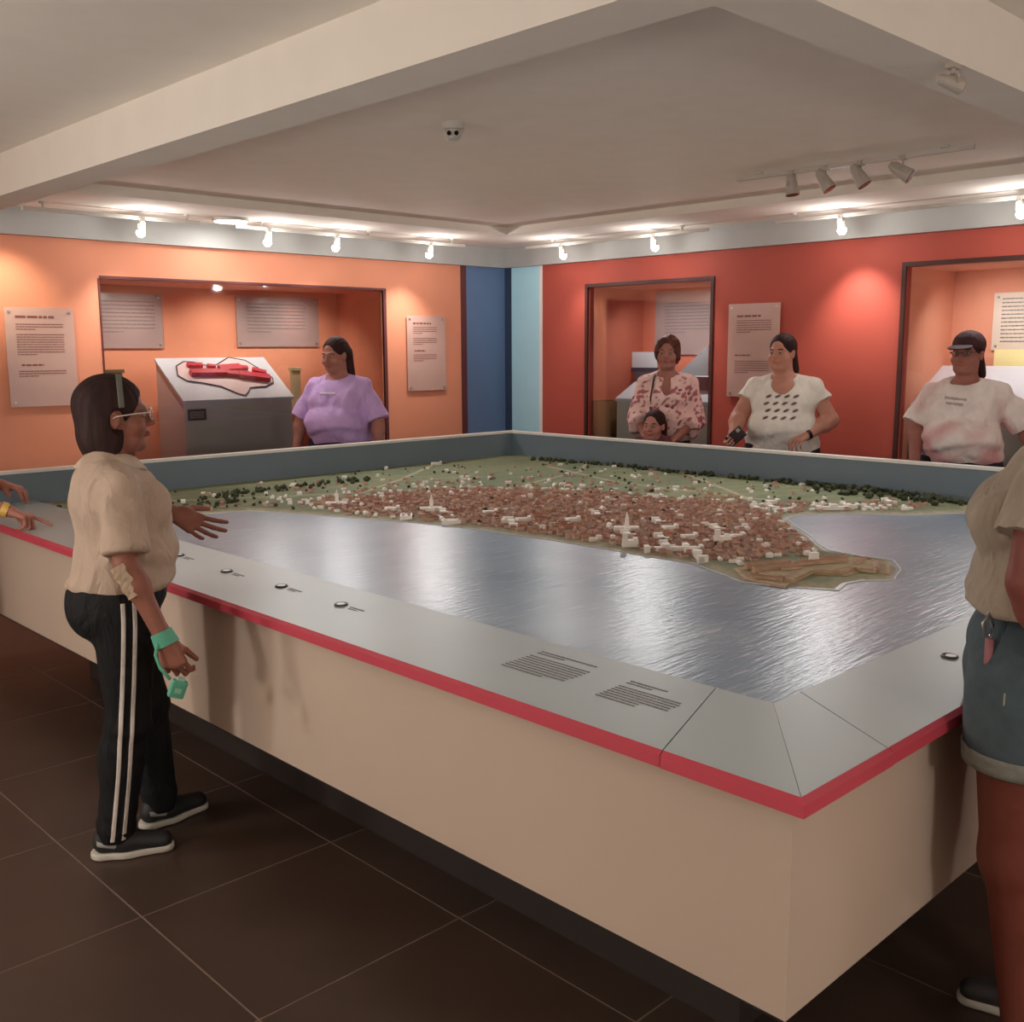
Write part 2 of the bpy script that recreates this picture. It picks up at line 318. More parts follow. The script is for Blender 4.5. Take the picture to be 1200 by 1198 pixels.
def wav(P, f):    # cheap smooth noise in about [-1,1]
    P = np.asarray(P, float); P3 = P if P.shape[1] == 3 else np.c_[P, np.zeros(len(P))]
    return np.sin(P3@(_K[:12].T*f)+_PH[:12]+1.7*np.sin(P3@(_K[12:].T*f*.6)+_PH[12:])).mean(1)*1.8
coast = [(.41, 4.60), (.5, 4.54), (.70, 4.22), (.93, 4.01), (1.12, 3.94), (1.23, 3.71), (1.35, 3.42), (1.44, 3.18), (1.52, 2.95), (1.56, 2.81), (1.6, 2.54), (1.63, 2.24), (1.64, 1.94), (1.65, 1.67), (1.66, 1.45), (1.57, 1.25), (1.52, 1.14), (1.56, .99), (1.64, .82), (1.75, .86), (1.84, .84), (1.94, .76), (2.1, .82), (2.26, .93), (2.26, 1.06), (2.28, 1.21), (2.38, 1.32), (2.57, 1.49), (2.75, 1.66), (2.88, 1.78), (3.03, 1.78), (3.23, 1.66), (3.36, 1.44), (3.64, 1.23), (3.8, 1.23), (4.115, 1.30), (4.115, 5.03), (.41, 5.03)]
town = [(1.47, 3.88), (1.82, 3.84), (2.1, 3.8), (2.45, 3.6), (2.58, 3.3), (2.78, 2.95), (2.87, 2.53), (3.04, 2.26), (3.0, 2.0), (2.85, 1.84), (2.56, 1.56), (2.31, 1.36), (2.21, 1.26), (1.87, 1.33), (1.72, 1.40), (1.70, 1.7), (1.70, 1.97), (1.68, 2.27), (1.65, 2.57), (1.55, 3.06), (1.44, 3.49)]
roads = [[(3.66, 4.2), (3.28, 3.24), (3.26, 2.7), (3.31, 2.16)], [(1.94, 3.04), (2.85, 3.57), (3.56, 3.79), (4.1, 4.2)], [(4.1, 3.38), (3.52, 2.59), (3.19, 2.19)], [(.41, 4.8), (1.4, 4.3), (1.9, 4.0), (2.4, 4.3), (3.2, 4.9)]]
nx, ny = 190, 236
gx = np.linspace(.412, TX, nx); gy = np.linspace(.35, TY, ny); GX, GY = np.meshgrid(gx, gy, indexing='ij'); P2 = np.c_[GX.ravel(), GY.ravel()]
P2w = P2+np.c_[wav(P2, 9), wav(P2+3, 9)]*.010
sd = poly_sd(P2w, coast); tw = poly_sd(P2w, town)
inland = np.clip(-sd, 0, 9)
H = zsea-.004+np.clip(inland/.05, 0, 1)*.012+np.clip((inland-.3)/1.2, 0, 1)*(.018+.012*wav(P2, 3.5))+np.clip((inland-.05)/.1, 0, 1)*.0025*wav(P2, 25)
col = np.zeros((len(P2), 3)); S = lambda *c: np.array(srgb(c))
green = S(112, 122, 88)+np.clip(wav(P2, 6)[:, None]*.5+.2, 0, 1)*(S(142, 144, 104)-S(112, 122, 88))
fields = (np.sin(P2@np.array([5.2, 38.])+2*np.sin(P2@np.array([6., 1.])))>.35)[:, None]*.25
green = green*(1-fields)+S(84, 98, 68)*fields
col[:] = green
t_ = np.clip(-tw/.10+.4+.5*wav(P2, 22), 0, 1)[:, None]; col = col*(1-t_)+S(150, 122, 104)*t_
b_ = np.clip(1-inland/.075+.25*wav(P2, 30), 0, 1)[:, None]; col = col*(1-b_)+S(196, 184, 160)*b_
for rd in roads:
    r_ = np.clip(1.4-line_d(P2, rd)/.012, 0, 1)[:, None]*.8; col = col*(1-r_)+S(190, 180, 156)*r_
keep = sd < .012
idx = -np.ones(len(P2), int); idx[keep] = np.arange(keep.sum())
I = np.arange(len(P2)).reshape(nx, ny); Q = np.stack([I[:-1, :-1], I[1:, :-1], I[1:, 1:], I[:-1, 1:]], -1).reshape(-1, 4); Q = idx[Q]; Q = Q[(Q >= 0).all(1)]
def np_mesh(name, V, F, cols=None, smooth=True):
    me = bpy.data.meshes.new(name); k = F.shape[1]; me.vertices.add(len(V)); me.vertices.foreach_set('co', np.ascontiguousarray(V, np.float32).ravel())
    me.loops.add(F.size); me.loops.foreach_set('vertex_index', F.astype(np.int32).ravel()); me.polygons.add(len(F)); me.polygons.foreach_set('loop_start', np.arange(0, F.size, k, dtype=np.int32))
    me.polygons.foreach_set('loop_total', np.full(len(F), k, np.int32)); me.polygons.foreach_set('use_smooth', np.full(len(F), smooth)); me.update(calc_edges=True)
    if cols is not None:
        a = me.color_attributes.new('Col', 'FLOAT_COLOR', 'POINT'); a.data.foreach_set('color', np.c_[cols, np.ones(len(cols))].astype(np.float32).ravel())
    return me
land = new_obj('relief_land', np_mesh('relief_land', np.c_[P2, H][keep], Q, col[keep]), mat('relief_land', (128, 130, 96), .9, vcol=True, bump=.3, bscale=90, var=.12, vscale=40), tb); tpart(land)
land['label'] = 'green and brown relief land with a sandy shore'
# wet pale line where the shore meets the water
bm = bmesh.new(); pts = [(x, y, zsea+.001) for x, y in coast[1:-3]]; dense = []
for a, b in zip(pts[:-1], pts[1:]):
    for k in range(4): dense.append(tuple(a[i]+(b[i]-a[i])*k/4 for i in range(3)))
dn_ = np.array(dense); dn_[:, :2] += np.c_[wav(dn_[:, :2], 9), wav(dn_[:, :2]+3, 9)]*-.010+np.array([-.006, -.004]); add_tube(bm, [tuple(v) for v in dn_], .0035, 5); tpart(finish('surf_line', bm, mat('white_surf', (214, 214, 208), .6, var=.05), tb, True))
def ground(x, y):
    i = int(np.clip(round((x-gx[0])/(gx[1]-gx[0])), 0, nx-1)); j = int(np.clip(round((y-gy[0])/(gy[1]-gy[0])), 0, ny-1)); return H[i*ny+j]
# small houses: one mesh for the crowd, the 300 nearest as parts
M_hwall = mat('model_house_wall', (200, 168, 148), .8, var=.06, vscale=30); ROOF = [mat('terracotta_roof_a', (170, 112, 97), .8, var=.08, vscale=60), mat('terracotta_roof_b', (148, 98, 86), .8, var=.08, vscale=60), mat('tan_roof', (186, 152, 130), .8, var=.08, vscale=60)]
M_mwhite = mat('model_white', (246, 242, 234), .6, var=.03, vscale=40)
def house_geo(L, W_, h, rf):
    V = [(-L, -W_, -.01), (L, -W_, -.01), (L, W_, -.01), (-L, W_, -.01), (-L, -W_, h), (L, -W_, h), (L, W_, h), (-L, W_, h), (-L, 0, h+rf), (L, 0, h+rf)]
    F = [(0, 1, 5, 4), (1, 2, 6, 5), (2, 3, 7, 6), (3, 0, 4, 7), (4, 5, 9, 8), (6, 7, 8, 9), (5, 6, 9, 9), (7, 4, 8, 8)]
    return V, F
def in_land(x, y): return poly_sd(np.array([[x, y]]), coast)[0]
cand = RNG.uniform((1.40, 1.2), (3.1, 3.95), (9000, 2)); tds = poly_sd(cand, town); cds = poly_sd(cand, coast)
cand = cand[(cds < -.055) & ((tds < 0) | ((tds < .10) & (RNG.random(len(cand)) < .25)))]
cand2 = RNG.uniform((.9, 1.5), (4.05, 4.9), (4200, 2)); c2 = poly_sd(cand2, coast); t2 = poly_sd(cand2, town)
pr = np.exp(-np.maximum(t2, 0)/.42)*.55; cand2 = cand2[(c2 < -.05) & (t2 > 0) & (RNG.random(len(cand2)) < pr)]
strip_ = RNG.uniform((2.9, 1.45), (3.75, 2.3), (500, 2)); strip_ = strip_[(poly_sd(strip_, coast) < -.05) & (poly_sd(strip_, coast) > -.30)]
allp = np.r_[cand, strip_, cand2]; kept = []; cell = {}
FORT_C = np.array([(1.52, 1.14), (1.53, .97), (1.77, 1.01), (1.83, .9), (1.96, .9), (1.99, .80), (2.15, .88), (2.20, 1.0), (2.12, 1.1), (1.84, 1.22), (1.65, 1.28)])
LMS = [(1.53, 3.72), (1.54, 3.13), (1.77, 3.21), (1.74, 3.08), (1.60, 2.85), (3.16, 4.83), (1.75, 2.59), (2.01, 2.43), (2.21, 2.45), (2.01, 2.09), (2.04, 1.76), (2.3, 1.8), (2.07, 1.61), (1.74, 1.50), (1.73, 1.84), (3.25, 1.73), (3.64, 1.63), (3.21, 2.07), (2.97, 2.02), (1.76, 1.67), (1.86, 2.62), (1.9, 2.0), (2.2, 1.62), (1.82, 1.72), (1.83, 1.58), (2.15, 1.95), (3.05, 1.98), (3.35, 1.68), (1.95, 1.85), (1.62, 3.35), (1.9, 2.9), (2.25, 2.1)]
for x, y in allp:
    if poly_sd(np.array([[x, y]]), FORT_C.tolist())[0] < .03: continue
    if min((x-a)**2+(y-b)**2 for a, b in LMS) < .045**2: continue
    k = (int(x/.033), int(y/.033))
    if any((x-u)**2+(y-v)**2 < .030**2 for di in (-1, 0, 1) for dj in (-1, 0, 1) for u, v in cell.get((k[0]+di, k[1]+dj), ())): continue
    cell.setdefault(k, []).append((x, y)); kept.append((x, y))
kept.sort(key=lambda p_: (p_[0]+1.64)**2+(p_[1]+.92)**2)
protos = []
for k in range(6):
    L_, W_, h_, rf = [(.017, .010, .012, .006), (.013, .010, .010, .005), (.020, .009, .013, .005), (.012, .011, .016, .005), (.016, .012, .012, .006), (.014, .009, .009, .006)][k]
    V, F = house_geo(L_, W_, h_, rf); me = bpy.data.meshes.new('model_house'); me.from_pydata(V, [], [tuple(dict.fromkeys(f)) for f in F]); me.materials.append(M_hwall); me.materials.append(ROOF[k % 3])
    for i, p_ in enumerate(me.polygons): p_.material_index = 1 if i in (4, 5) else 0
    protos.append((me, V, F))
for k in (0, 3, 5):
    me = protos[k][0].copy(); me.materials.clear(); me.materials.append(M_mwhite); me.materials.append(M_mwhite if k else M_hwall); protos.append((me, *protos[k][1:]))
BV, BF, BM = [], [], []
for n_, (x, y) in enumerate(kept):
    k = random.randrange(6) if random.random() > (.06 if poly_sd(np.array([[x, y]]), town)[0] < 0 else .45) else 6+random.randrange(3); a = R(random.choice([-38, 52, -38, 52, -20, 70])+random.uniform(-8, 8)); z = ground(x, y)-.001
    if n_ < 300:
        o = bpy.data.objects.new('model_house', protos[k][0]); C.objects.link(o); o.parent = tb; o.location = (x-2.05, y-2.5, z); o.rotation_euler = (0, 0, a); continue
    V, F = protos[k][1:]; ca, sa = math.cos(a), math.sin(a); b0 = len(BV); sc = random.uniform(.8, 1.1)
    BV += [(x+(v[0]*ca-v[1]*sa)*sc, y+(v[0]*sa+v[1]*ca)*sc, z+v[2]*sc) for v in V]; BF += [tuple(b0+i for i in dict.fromkeys(f)) for f in F]; BM += [0, 0, 0, 0, 1+k % 3, 1+k % 3, 0, 0] if k < 6 else [4]*8
me = bpy.data.meshes.new('model_houses'); me.from_pydata(BV, [], BF)
for m_ in (M_hwall, *ROOF, M_mwhite): me.materials.append(m_)
me.polygons.foreach_set('material_index', BM); hs = new_obj('model_houses', me, None, tb); tpart(hs); hs['kind'] = 'stuff'; hs['label'] = 'crowd of tiny model houses with terracotta roofs'
# white landmark buildings
for n_, (x, y) in enumerate(LMS):
    z = ground(x, y)-.002; bm = bmesh.new(); v = n_ % 5; a = R([-40, 50, -35, 48, -42][v]); Mx = Matrix.Translation((x, y, z)) @ Matrix.Rotation(a, 4, 'Z') @ Matrix.Diagonal((1.1, 1.15, 1.2, 1))
    if n_ in (1, 4):      # little walled rings by the shore
        for (a0, a1, b0, b1) in ((-.045, .045, -.026, -.018), (-.045, .045, .018, .026), (-.045, -.037, -.018, .018), (.037, .045, -.018, .018)): add_box(bm, a0, a1, b0, b1, -.01, .014, Mx)
        add_box(bm, -.02, .02, -.006, .008, -.01, .012, Mx)
    elif n_ in (0, 2, 9):  # church with a spire
        add_box(bm, -.055, .05, -.012, .012, -.01, .018, Mx); add_box(bm, -.012, .012, -.034, .034, -.01, .016, Mx); add_box(bm, -.008, .008, -.008, .008, .018, .05, Mx); add_cyl(bm, Mx @ Vector((0, 0, .05)), Mx @ Vector((0, 0, .075)), .009, .0008, 6)
    elif n_ in (12, 14):   # white block with tower
        add_box(bm, -.03, .03, -.016, .016, -.01, .026, Mx); add_box(bm, -.03, -.012, -.018, .0, .026, .052, Mx); add_box(bm, .012, .028, -.012, .008, .026, .034, Mx)
    elif n_ in (6, 13, 15, 19):  # long walls and ranges
        add_box(bm, -.085, .085, -.010, .010, -.01, .017, Mx); add_box(bm, -.085, -.065, -.022, .014, -.01, .022, Mx); add_box(bm, .065, .085, -.014, .03, -.01, .026, Mx); add_box(bm, -.02, .01, -.014, .014, .017, .027, Mx)
    else:
        add_box(bm, -.035, .035, -.012, .012, -.01, .018, Mx); add_box(bm, -.035, -.022, -.03, .012, -.01, .016, Mx); add_box(bm, .02, .034, -.012, .02, .0, .024, Mx)
    tpart(finish('white_building', bm, M_mwhite, tb))
# fort on the headland: terraced walls, barracks, white keep
M_fw = mat('model_fort_wall', (196, 166, 140), .85, bump=.2, bscale=60, var=.12, vscale=30); M_fr = mat('model_fort_roof', (176, 140, 120), .85, var=.1, vscale=40); M_fg = mat('model_fort_ground', (172, 152, 118), .9, var=.12, vscale=25)
def scaled(poly, s, c=None):
    c = c or (sum(p_[0] for p_ in poly)/len(poly), sum(p_[1] for p_ in poly)/len(poly)); return [(c[0]+(x-c[0])*s, c[1]+(y-c[1])*s) for x, y in poly]
F0 = [tuple(v) for v in FORT_C][::1]
bm = bmesh.new(); add_prism(bm, scaled(F0, .97), .795, .810); tpart(finish('fort_wall', bm, M_fw, tb)); bm = bmesh.new(); add_prism(bm, scaled(F0, .92), .806, .8115); tpart(finish('fort_court', bm, M_fg, tb))
bm = bmesh.new(); add_prism(bm, scaled(F0, .78), .806, .822); tpart(finish('fort_terrace', bm, M_fw, tb)); bm = bmesh.new(); add_prism(bm, scaled(F0, .73), .816, .8235); tpart(finish('fort_terrace_top', bm, M_fg, tb))
def bar(p, q, wd, h, z=.811):
    a = math.atan2(q[1]-p[1], q[0]-p[0]); ln = math.hypot(q[0]-p[0], q[1]-p[1])/2; Mx = Matrix.Translation(((p[0]+q[0])/2, (p[1]+q[1])/2, z)) @ Matrix.Rotation(a, 4, 'Z'); V, F = house_geo(ln, wd, h, .005); me = bpy.data.meshes.new('fort_range'); me.from_pydata([Mx @ Vector(v) for v in V], [], [tuple(dict.fromkeys(f)) for f in F]); me.materials.append(M_fw); me.materials.append(M_fr)
    for i, p_ in enumerate(me.polygons): p_.material_index = 1 if i in (4, 5) else 0
    tpart(new_obj('fort_range', me, None, tb))
for a in (((1.57, 1.12), (1.60, 1.02), .010, .010), ((1.60, 1.02), (1.77, 1.045), .008, .010), ((1.62, 1.16), (1.80, 1.08), .012, .012, .823), ((1.66, 1.22), (1.84, 1.14), .010, .012, .823), ((1.82, 1.10), (2.02, 1.00), .012, .012, .823), ((1.84, .95), (1.95, .94), .008, .010), ((1.99, .86), (2.12, .92), .009, .011), ((2.0, .95), (2.10, .97), .010, .011, .818), ((1.92, 1.13), (2.10, 1.05), .009, .012, .818), ((1.70, 1.09), (1.78, 1.055), .007, .008, .823), ((2.12, .95), (2.14, 1.03), .008, .010)): bar(*a)
bm = bmesh.new(); Mx = Matrix.Translation((1.905, 1.075, .822)) @ Matrix.Rotation(R(-30), 4, 'Z'); add_box(bm, -.016, .016, -.011, .011, 0, .042, Mx); add_box(bm, -.02, .02, -.006, .006, .0, .02, Mx); tpart(finish('white_keep', bm, M_mwhite, tb))
# trees: joined clumps
bm = bmesh.new()
def clump(x, y, r): 
    z = ground(x, y); M_ = Matrix.Translation((x, y, z+r*.6)) @ Matrix.Diagonal((r, r, r*.9, 1)); g0 = bmesh.ops.create_icosphere(bm, subdivisions=1, radius=1, matrix=M_)
    for v in g0['verts']: v.co += Vector((random.uniform(-.25, .25)*r, random.uniform(-.25, .25)*r, random.uniform(-.25, .25)*r))
lines_ = [([(3.94, 4.55), (3.99, 4.01), (4.0, 3.26), (4.03, 2.6), (4.05, 2.06), (3.98, 1.6), (3.9, 1.36)], 230, .035, .016), ([(1.05, 4.45), (1.5, 4.50), (1.79, 4.5), (2.21, 4.47)], 70, .05, .015), ([(3.98, 2.1), (3.8, 1.5)], 50, .10, .020), ([(.45, 4.75), (.9, 4.3), (1.3, 4.1)], 60, .07, .014)]
for ln, n_, sp, r0 in lines_:
    for _ in range(n_):
        i = random.randrange(len(ln)-1); t = random.random(); x = ln[i][0]*(1-t)+ln[i+1][0]*t+random.gauss(0, sp); y = ln[i][1]*(1-t)+ln[i+1][1]*t+random.gauss(0, sp)
        if .43 < x < 4.09 and y < 5.0 and in_land(x, y) < -.02: clump(x, y, r0*random.uniform(.6, 1.3))
for _ in range(240):
    x, y = random.uniform(.9, 4.0), random.uniform(1.5, 4.9)
    if in_land(x, y) < -.04: clump(x, y, .008*random.uniform(.6, 1.5))
tr = finish('model_trees', bm, mat('model_tree_green', (66, 74, 50), .9, var=.25, vscale=30), tb, False); tpart(tr); tr['kind'] = 'stuff'; tr['label'] = 'dark green model trees dotted over the fields'

# ------------------------------------------------------------------ track lights
def rail(name, a, b, z, label, hang, axis):
    t = empty(name, ((a[0]+b[0])/2, (a[1]+b[1])/2, z), 0, label, 'light track'); c = t.location
    if axis == 'x': box('rail', a[0]-c.x, b[0]-c.x, -.012, .012, -.012, .012, M_lampwhite, t, .002)
    else: box('rail', -.012, .012, a[1]-c.y, b[1]-c.y, -.012, .012, M_lampwhite, t, .002)
    for hx, hy, ztop in hang:
        bm = bmesh.new(); add_cyl(bm, (hx-c.x, hy-c.y, .01), (hx-c.x, hy-c.y, ztop-z), .008, seg=8); add_cyl(bm, (hx-c.x, hy-c.y, ztop-z-.012), (hx-c.x, hy-c.y, ztop-z), .022, seg=12); finish('hanger', bm, M_lampwhite, t)
    return t
rail('light_track', (.87, 6.18), (2.10, 6.18), 2.55, 'white light rail above the leftmost text panel and console', [(1.0, 6.18, ZS), (2.0, 6.18, ZS)], 'x')
rail('light_track', (2.4, 6.18), (4.65, 6.18), 2.55, 'white light rail above the purple shirt woman and narrow panel', [(2.6, 6.18, ZS), (3.6, 6.18, ZS), (4.5, 6.18, ZS)], 'x')
rail('light_track', (5.2, 3.95), (5.2, 5.95), 2.55, 'white light rail right of the blue corner over the first opening', [(5.2, 5.62, ZS), (5.2, 4.2, ZS)], 'y')
rail('light_track', (5.2, .8), (5.2, 3.35), 2.55, 'white light rail over the right end of the red wall', [(5.2, 3.2, ZS), (5.2, 1.2, ZS)], 'y')
rail('light_track', (3.80, 1.35), (3.80, 2.75), 2.635, 'light rail on the ceiling carrying four unlit spotlights', [(3.8, 1.5, ZC), (3.8, 2.6, ZC)], 'y')
def spotlight(loc, d, label, lit, group, hang=.05, m=None, s=1.0):
    m = m or M_lampwhite; t = empty('track_spotlight', loc, 0, label, 'spotlight', group); d = Vector(d).normalized(); b0 = Vector((0, 0, 0))
    bm = bmesh.new(); add_box(bm, -.022, .022, -.014, .014, hang-.012, hang+.012); add_cyl(bm, (0, 0, hang), (0, 0, .022), .006, seg=8); finish('adapter', bm, m, t)
    sd_ = d.cross(Vector((0, 0, 1))); sd_ = sd_.normalized() if sd_.length > .01 else Vector((1, 0, 0))
    bm = bmesh.new(); add_tube(bm, [sd_*.034*s-Vector((0, 0, .004)), sd_*.034*s+Vector((0, 0, .018)), Vector((0, 0, .026)), -sd_*.034*s+Vector((0, 0, .018)), -sd_*.034*s-Vector((0, 0, .004))], .0035, 6); finish('yoke', bm, m, t)
    bm = bmesh.new(); add_cyl(bm, -d*.045*s, d*.035*s, .020*s, .030*s, 18); add_cyl(bm, -d*.06*s, -d*.045*s, .012*s, .019*s, 12); finish('lamp_housing', bm, m, t, False)
    bm = bmesh.new()
    if lit: bmesh.ops.create_uvsphere(bm, u_segments=14, v_segments=10, radius=.031, matrix=Matrix.Translation(d*.036))
    else: add_cyl(bm, d*.036*s, d*.038*s, .027*s, .027*s, 18)
    finish('bulb' if lit else 'lens', bm, M_glow if lit else M_lens, t, lit); return t
LITL = [(1.66, 'lit spotlight over the leftmost text panel and console'), (2.66, 'lit spotlight over the right end of the sloped console'), (3.28, 'lit spotlight over the purple shirt woman'), (4.25, 'lit spotlight over the narrow pink text panel')]
LITR = [(5.50, 'lit spotlight just right of the light blue strip'), (4.48, 'lit spotlight over the first opening of the red wall'), (2.83, 'lit spotlight over the white top woman'), (1.63, 'brightest lit spotlight at the right edge over the capped person')]
for x, lb in LITL:
    spotlight((x, 6.18, 2.485), (-.10, .25, -1), lb, True, 'lit spotlights of the wall rails', hang=.055)
    spot('lamp_light', (x, 6.20, 2.41), (x-.02, 6.6, 1.5), POW_L, 82, 1.0, WARM); spot('lamp_light', (x, 6.16, 2.41), (2.2, 2.4, .8), POW_T, 72, 1.0, COOL)
spotlight((.60, 6.18, 2.485), (.3, .35, -1), 'lit spotlight at the far left of the orange wall', True, 'lit spotlights of the wall rails', hang=.115); spot('lamp_light', (.62, 6.14, 2.42), (.88, 6.6, 2.02), 34, 58, 1.0, (1, .84, .62))
for x, lb in LITL: bulb('lamp_spill', (x, 6.14, 2.44), POW_S, .03)
for y, lb in LITR: bulb('lamp_spill', (5.16, y, 2.44), POW_S, .03)
for (y, lb), k in zip(LITR, (.35, 1, 1.2, 1.7)):
    spotlight((5.2, y, 2.485), (.25, -.10, -1), lb, True, 'lit spotlights of the wall rails', hang=.055)
    spot('lamp_light', (5.22, y, 2.41), (5.544, y-.02, 1.5), POW_R*k, 82, 1.0, WARM); spot('lamp_light', (5.18, y, 2.41), (2.4, 2.0, .8), POW_T*k, 72, 1.0, COOL)
for y, dd, lb in ((2.38, (0, -.12, -1), 'unlit track spotlight pointing straight down, leftmost of four'), (2.17, (.2, -.6, -1), 'unlit track spotlight tilted down, second from the left'), (1.96, (.2, -.6, -1), 'unlit track spotlight tilted down, third from the left'), (1.72, (.3, -1, -.7), 'unlit track spotlight tilted sideways, rightmost of four')):
    spotlight((3.80, y, 2.555), dd, lb, False, 'unlit spotlights on the ceiling rail', hang=.075, m=M_lampgrey, s=1.35)
spotlight((1.365, .405, 2.37), (.8, -.5, -.2), 'grey cylinder spotlight on the near beam at the upper right', False, None, hang=.05, m=M_lampgrey, s=.8)
# the disc lamp in the soffit
dl = empty('ceiling_downlight', (DISCS[0][0], DISCS[0][1], ZS), 0, 'round glowing downlight in the soffit over the left wall', 'downlight')
bm = bmesh.new(); add_cyl(bm, (0, 0, 0), (0, 0, -.022), .135, .132, 40); finish('trim_ring', bm, M_lampwhite, dl); bm = bmesh.new(); add_cyl(bm, (0, 0, -.02), (0, 0, -.026), .118, .118, 40); finish('diffuser', bm, M_disc, dl)
# twin-eyed detector
dt = empty('smoke_detector', (1.60, 2.80, ZC), R(-46), 'small white ceiling detector with two dark eyes', 'detector')
bm = bmesh.new(); add_cyl(bm, (0, 0, 0), (0, 0, -.03), .052, .050, 28); finish('base', bm, M_lampwhite, dt); bm = bmesh.new(); add_cyl(bm, (0, 0, -.03), (0, 0, -.066), .047, .034, 28); bmesh.ops.create_uvsphere(bm, u_segments=16, v_segments=8, radius=.034, matrix=Matrix.Translation((0, 0, -.062)) @ Matrix.Diagonal((1, 1, .5, 1))); finish('dome', bm, M_lampwhite, dt, True)
for sx in (-.017, .017):
    bm = bmesh.new(); add_cyl(bm, (sx, -.036, -.050), (sx, -.046, -.054), .010, seg=12); finish('eye', bm, M_lens, dt)

# ------------------------------------------------------------------ wall text panels
def text_panel(axis, a0, a1, z0, z1, pos, label, rows, m, titlem=M_printred, seed=1, screws=True, group=None, face=-1):
    c = ((a0+a1)/2, pos-.018, z0) if axis == 'x' else (pos-.018, (a0+a1)/2, z0)
    t = empty('text_panel', c, 0, label, 'text panel', group); wd = a1-a0; h = z1-z0
    if axis == 'x': box('acrylic_sheet', -wd/2, wd/2, -.003, .003, 0, h, m, t); rt, nm = (1, 0, 0), (0, -1, 0); org = (-wd/2, -.0038, h)
    else: box('acrylic_sheet', -.003, .003, -wd/2, wd/2, 0, h, m, t); rt, nm = (0, -1, 0), (-1, 0, 0); org = (-.0038, wd/2, h)
    if rows: print_rows('printed_text', t, org, rt, (0, 0, -1), nm, rows, titlem, seed=seed)
    if screws:
        for u in (-wd/2+.03, wd/2-.03):
            for z in (.03, h-.03):
                bm = bmesh.new(); q0 = (u, -.009, z) if axis == 'x' else (-.009, u, z); q1 = (u, .018, z) if axis == 'x' else (.018, u, z); add_cyl(bm, q0, q1, .009, seg=12); finish('screw', bm, M_metal, t)
    return t
def body_rows(x, w_, top, n, dy, h=.006, last=.4): return [(top+i*dy, x, w_ if i < n-1 else w_*last, h) for i in range(n)]
text_panel('x', .840, 1.305, 1.26, 1.937, YW, 'large pink text panel at the far left of the orange wall', [(.055, .07, .26, .016)]+body_rows(.07, .32, .11, 3, .017)+body_rows(.07, .32, .18, 9, .017)+[(.385, .09, .15, .012)]+body_rows(.07, .32, .43, 3, .017), M_plate, seed=2)
text_panel('x', 4.297, 4.757, 1.263, 1.943, YW, 'narrow pink text panel between niche and blue corner', [(.06, .07, .21, .016)]+body_rows(.07, .28, .10, 4, .018)+body_rows(.07, .28, .20, 4, .018)+[(.31, .08, .13, .012)]+body_rows(.07, .28, .35, 4, .018), M_plate, seed=4)
text_panel('y', 3.49, 3.962, 1.25, 1.987, XW, 'pink text panel on the red wall left of the white top woman', [(.09, .08, .22, .016)]+body_rows(.08, .32, .13, 6, .018)+[(.40, .07, .15, .012)]+body_rows(.07, .32, .45, 6, .018), M_plate, seed=6)
nb = YW+.72
text_panel('x', 1.75, 2.315, 1.66, 2.095, nb, 'frosted sign plate at the top left inside the left niche', body_rows(.06, .44, .06, 9, .03, .008), M_plate2, M_print, 8)
text_panel('x', 2.99, 3.83, 1.67, 2.105, nb, 'wide frosted sign plate inside the left niche above the console', body_rows(.10, .6, .06, 9, .03, .008), M_plate2, M_print, 9)
text_panel('y', 4.45, 5.34, 1.58, 2.16, XW+.80, 'frosted sign plate inside the first opening of the red wall', body_rows(.12, .6, .10, 10, .03, .008), M_plate2, M_print, 10)
text_panel('y', 1.25, 2.19, 1.615, 2.03, XW+.80, 'pale sign plate with many text lines behind the capped person', body_rows(.06, .82, .04, 12, .028, .008), acrylic_mat('pale_acrylic', (232, 214, 200), .9), M_print, 11)

# ------------------------------------------------------------------ consoles and other exhibits
def console(label, M_, wd, dp, zb, zf, z0=.062, m=M_console, lip=.012):
    """sloped-top display desk; local x = width, y = 0 front .. dp back"""
    t = empty('display_console', (0, 0, 0), 0, label, 'display console'); t.matrix_world = M_
    bm = bmesh.new(); add_prism(bm, [(0, 0), (wd, 0), (wd, dp), (0, dp)], z0, [zf-.02, zf-.02, zb-.02, zb-.02]); finish('cabinet', bm, m, t)
    bm = bmesh.new(); add_prism(bm, [(-lip, -lip), (wd+lip, -lip), (wd+lip, dp), (-lip, dp)], [zf-.026, zf-.026, zb-.02, zb-.02], [zf, zf, zb, zb]); finish('sloped_top', bm, M_slope, t)
    return t
c1 = console('grey display console with a red fort model on its slope', Matrix.Translation((2.14, 6.65, 0)), .97, .45, 1.58, 1.254)
def sl(p, up=0): return Vector((p[0]-2.14, p[1]-6.65, 1.254+(p[1]-6.65)*(1.58-1.254)/.45+up))
ol = [(2.218, 6.891), (2.26, 6.99), (2.349, 7.038), (2.429, 7.03), (2.57, 6.973), (2.68, 7.03), (2.774, 7.079), (2.911, 7.042), (2.999, 6.922), (3.045, 6.838), (3.017, 6.785), (2.924, 6.748), (2.773, 6.74), (2.735, 6.70), (2.679, 6.659), (2.627, 6.681), (2.524, 6.763), (2.38, 6.808), (2.268, 6.831)]
bm = bmesh.new(); vs = [bm.verts.new(sl(p, .004)) for p in ol]; f_ = bm.faces.new(vs); r_ = bmesh.ops.extrude_face_region(bm, geom=[f_]); bmesh.ops.translate(bm, verts=[v for v in r_['geom'] if isinstance(v, bmesh.types.BMVert)], vec=(0, 0, .012)); finish('fort_base', bm, mat('fort_base_pink', (222, 196, 196), .6, var=.03), c1)
bm = bmesh.new(); add_tube(bm, [sl(p, .016) for p in ol], .006, 6, True); finish('fort_outline', bm, mat('dark_outline', (64, 58, 66), .6, var=.04), c1)
M_fred = mat('fort_red', (202, 50, 70), .5, var=.05)
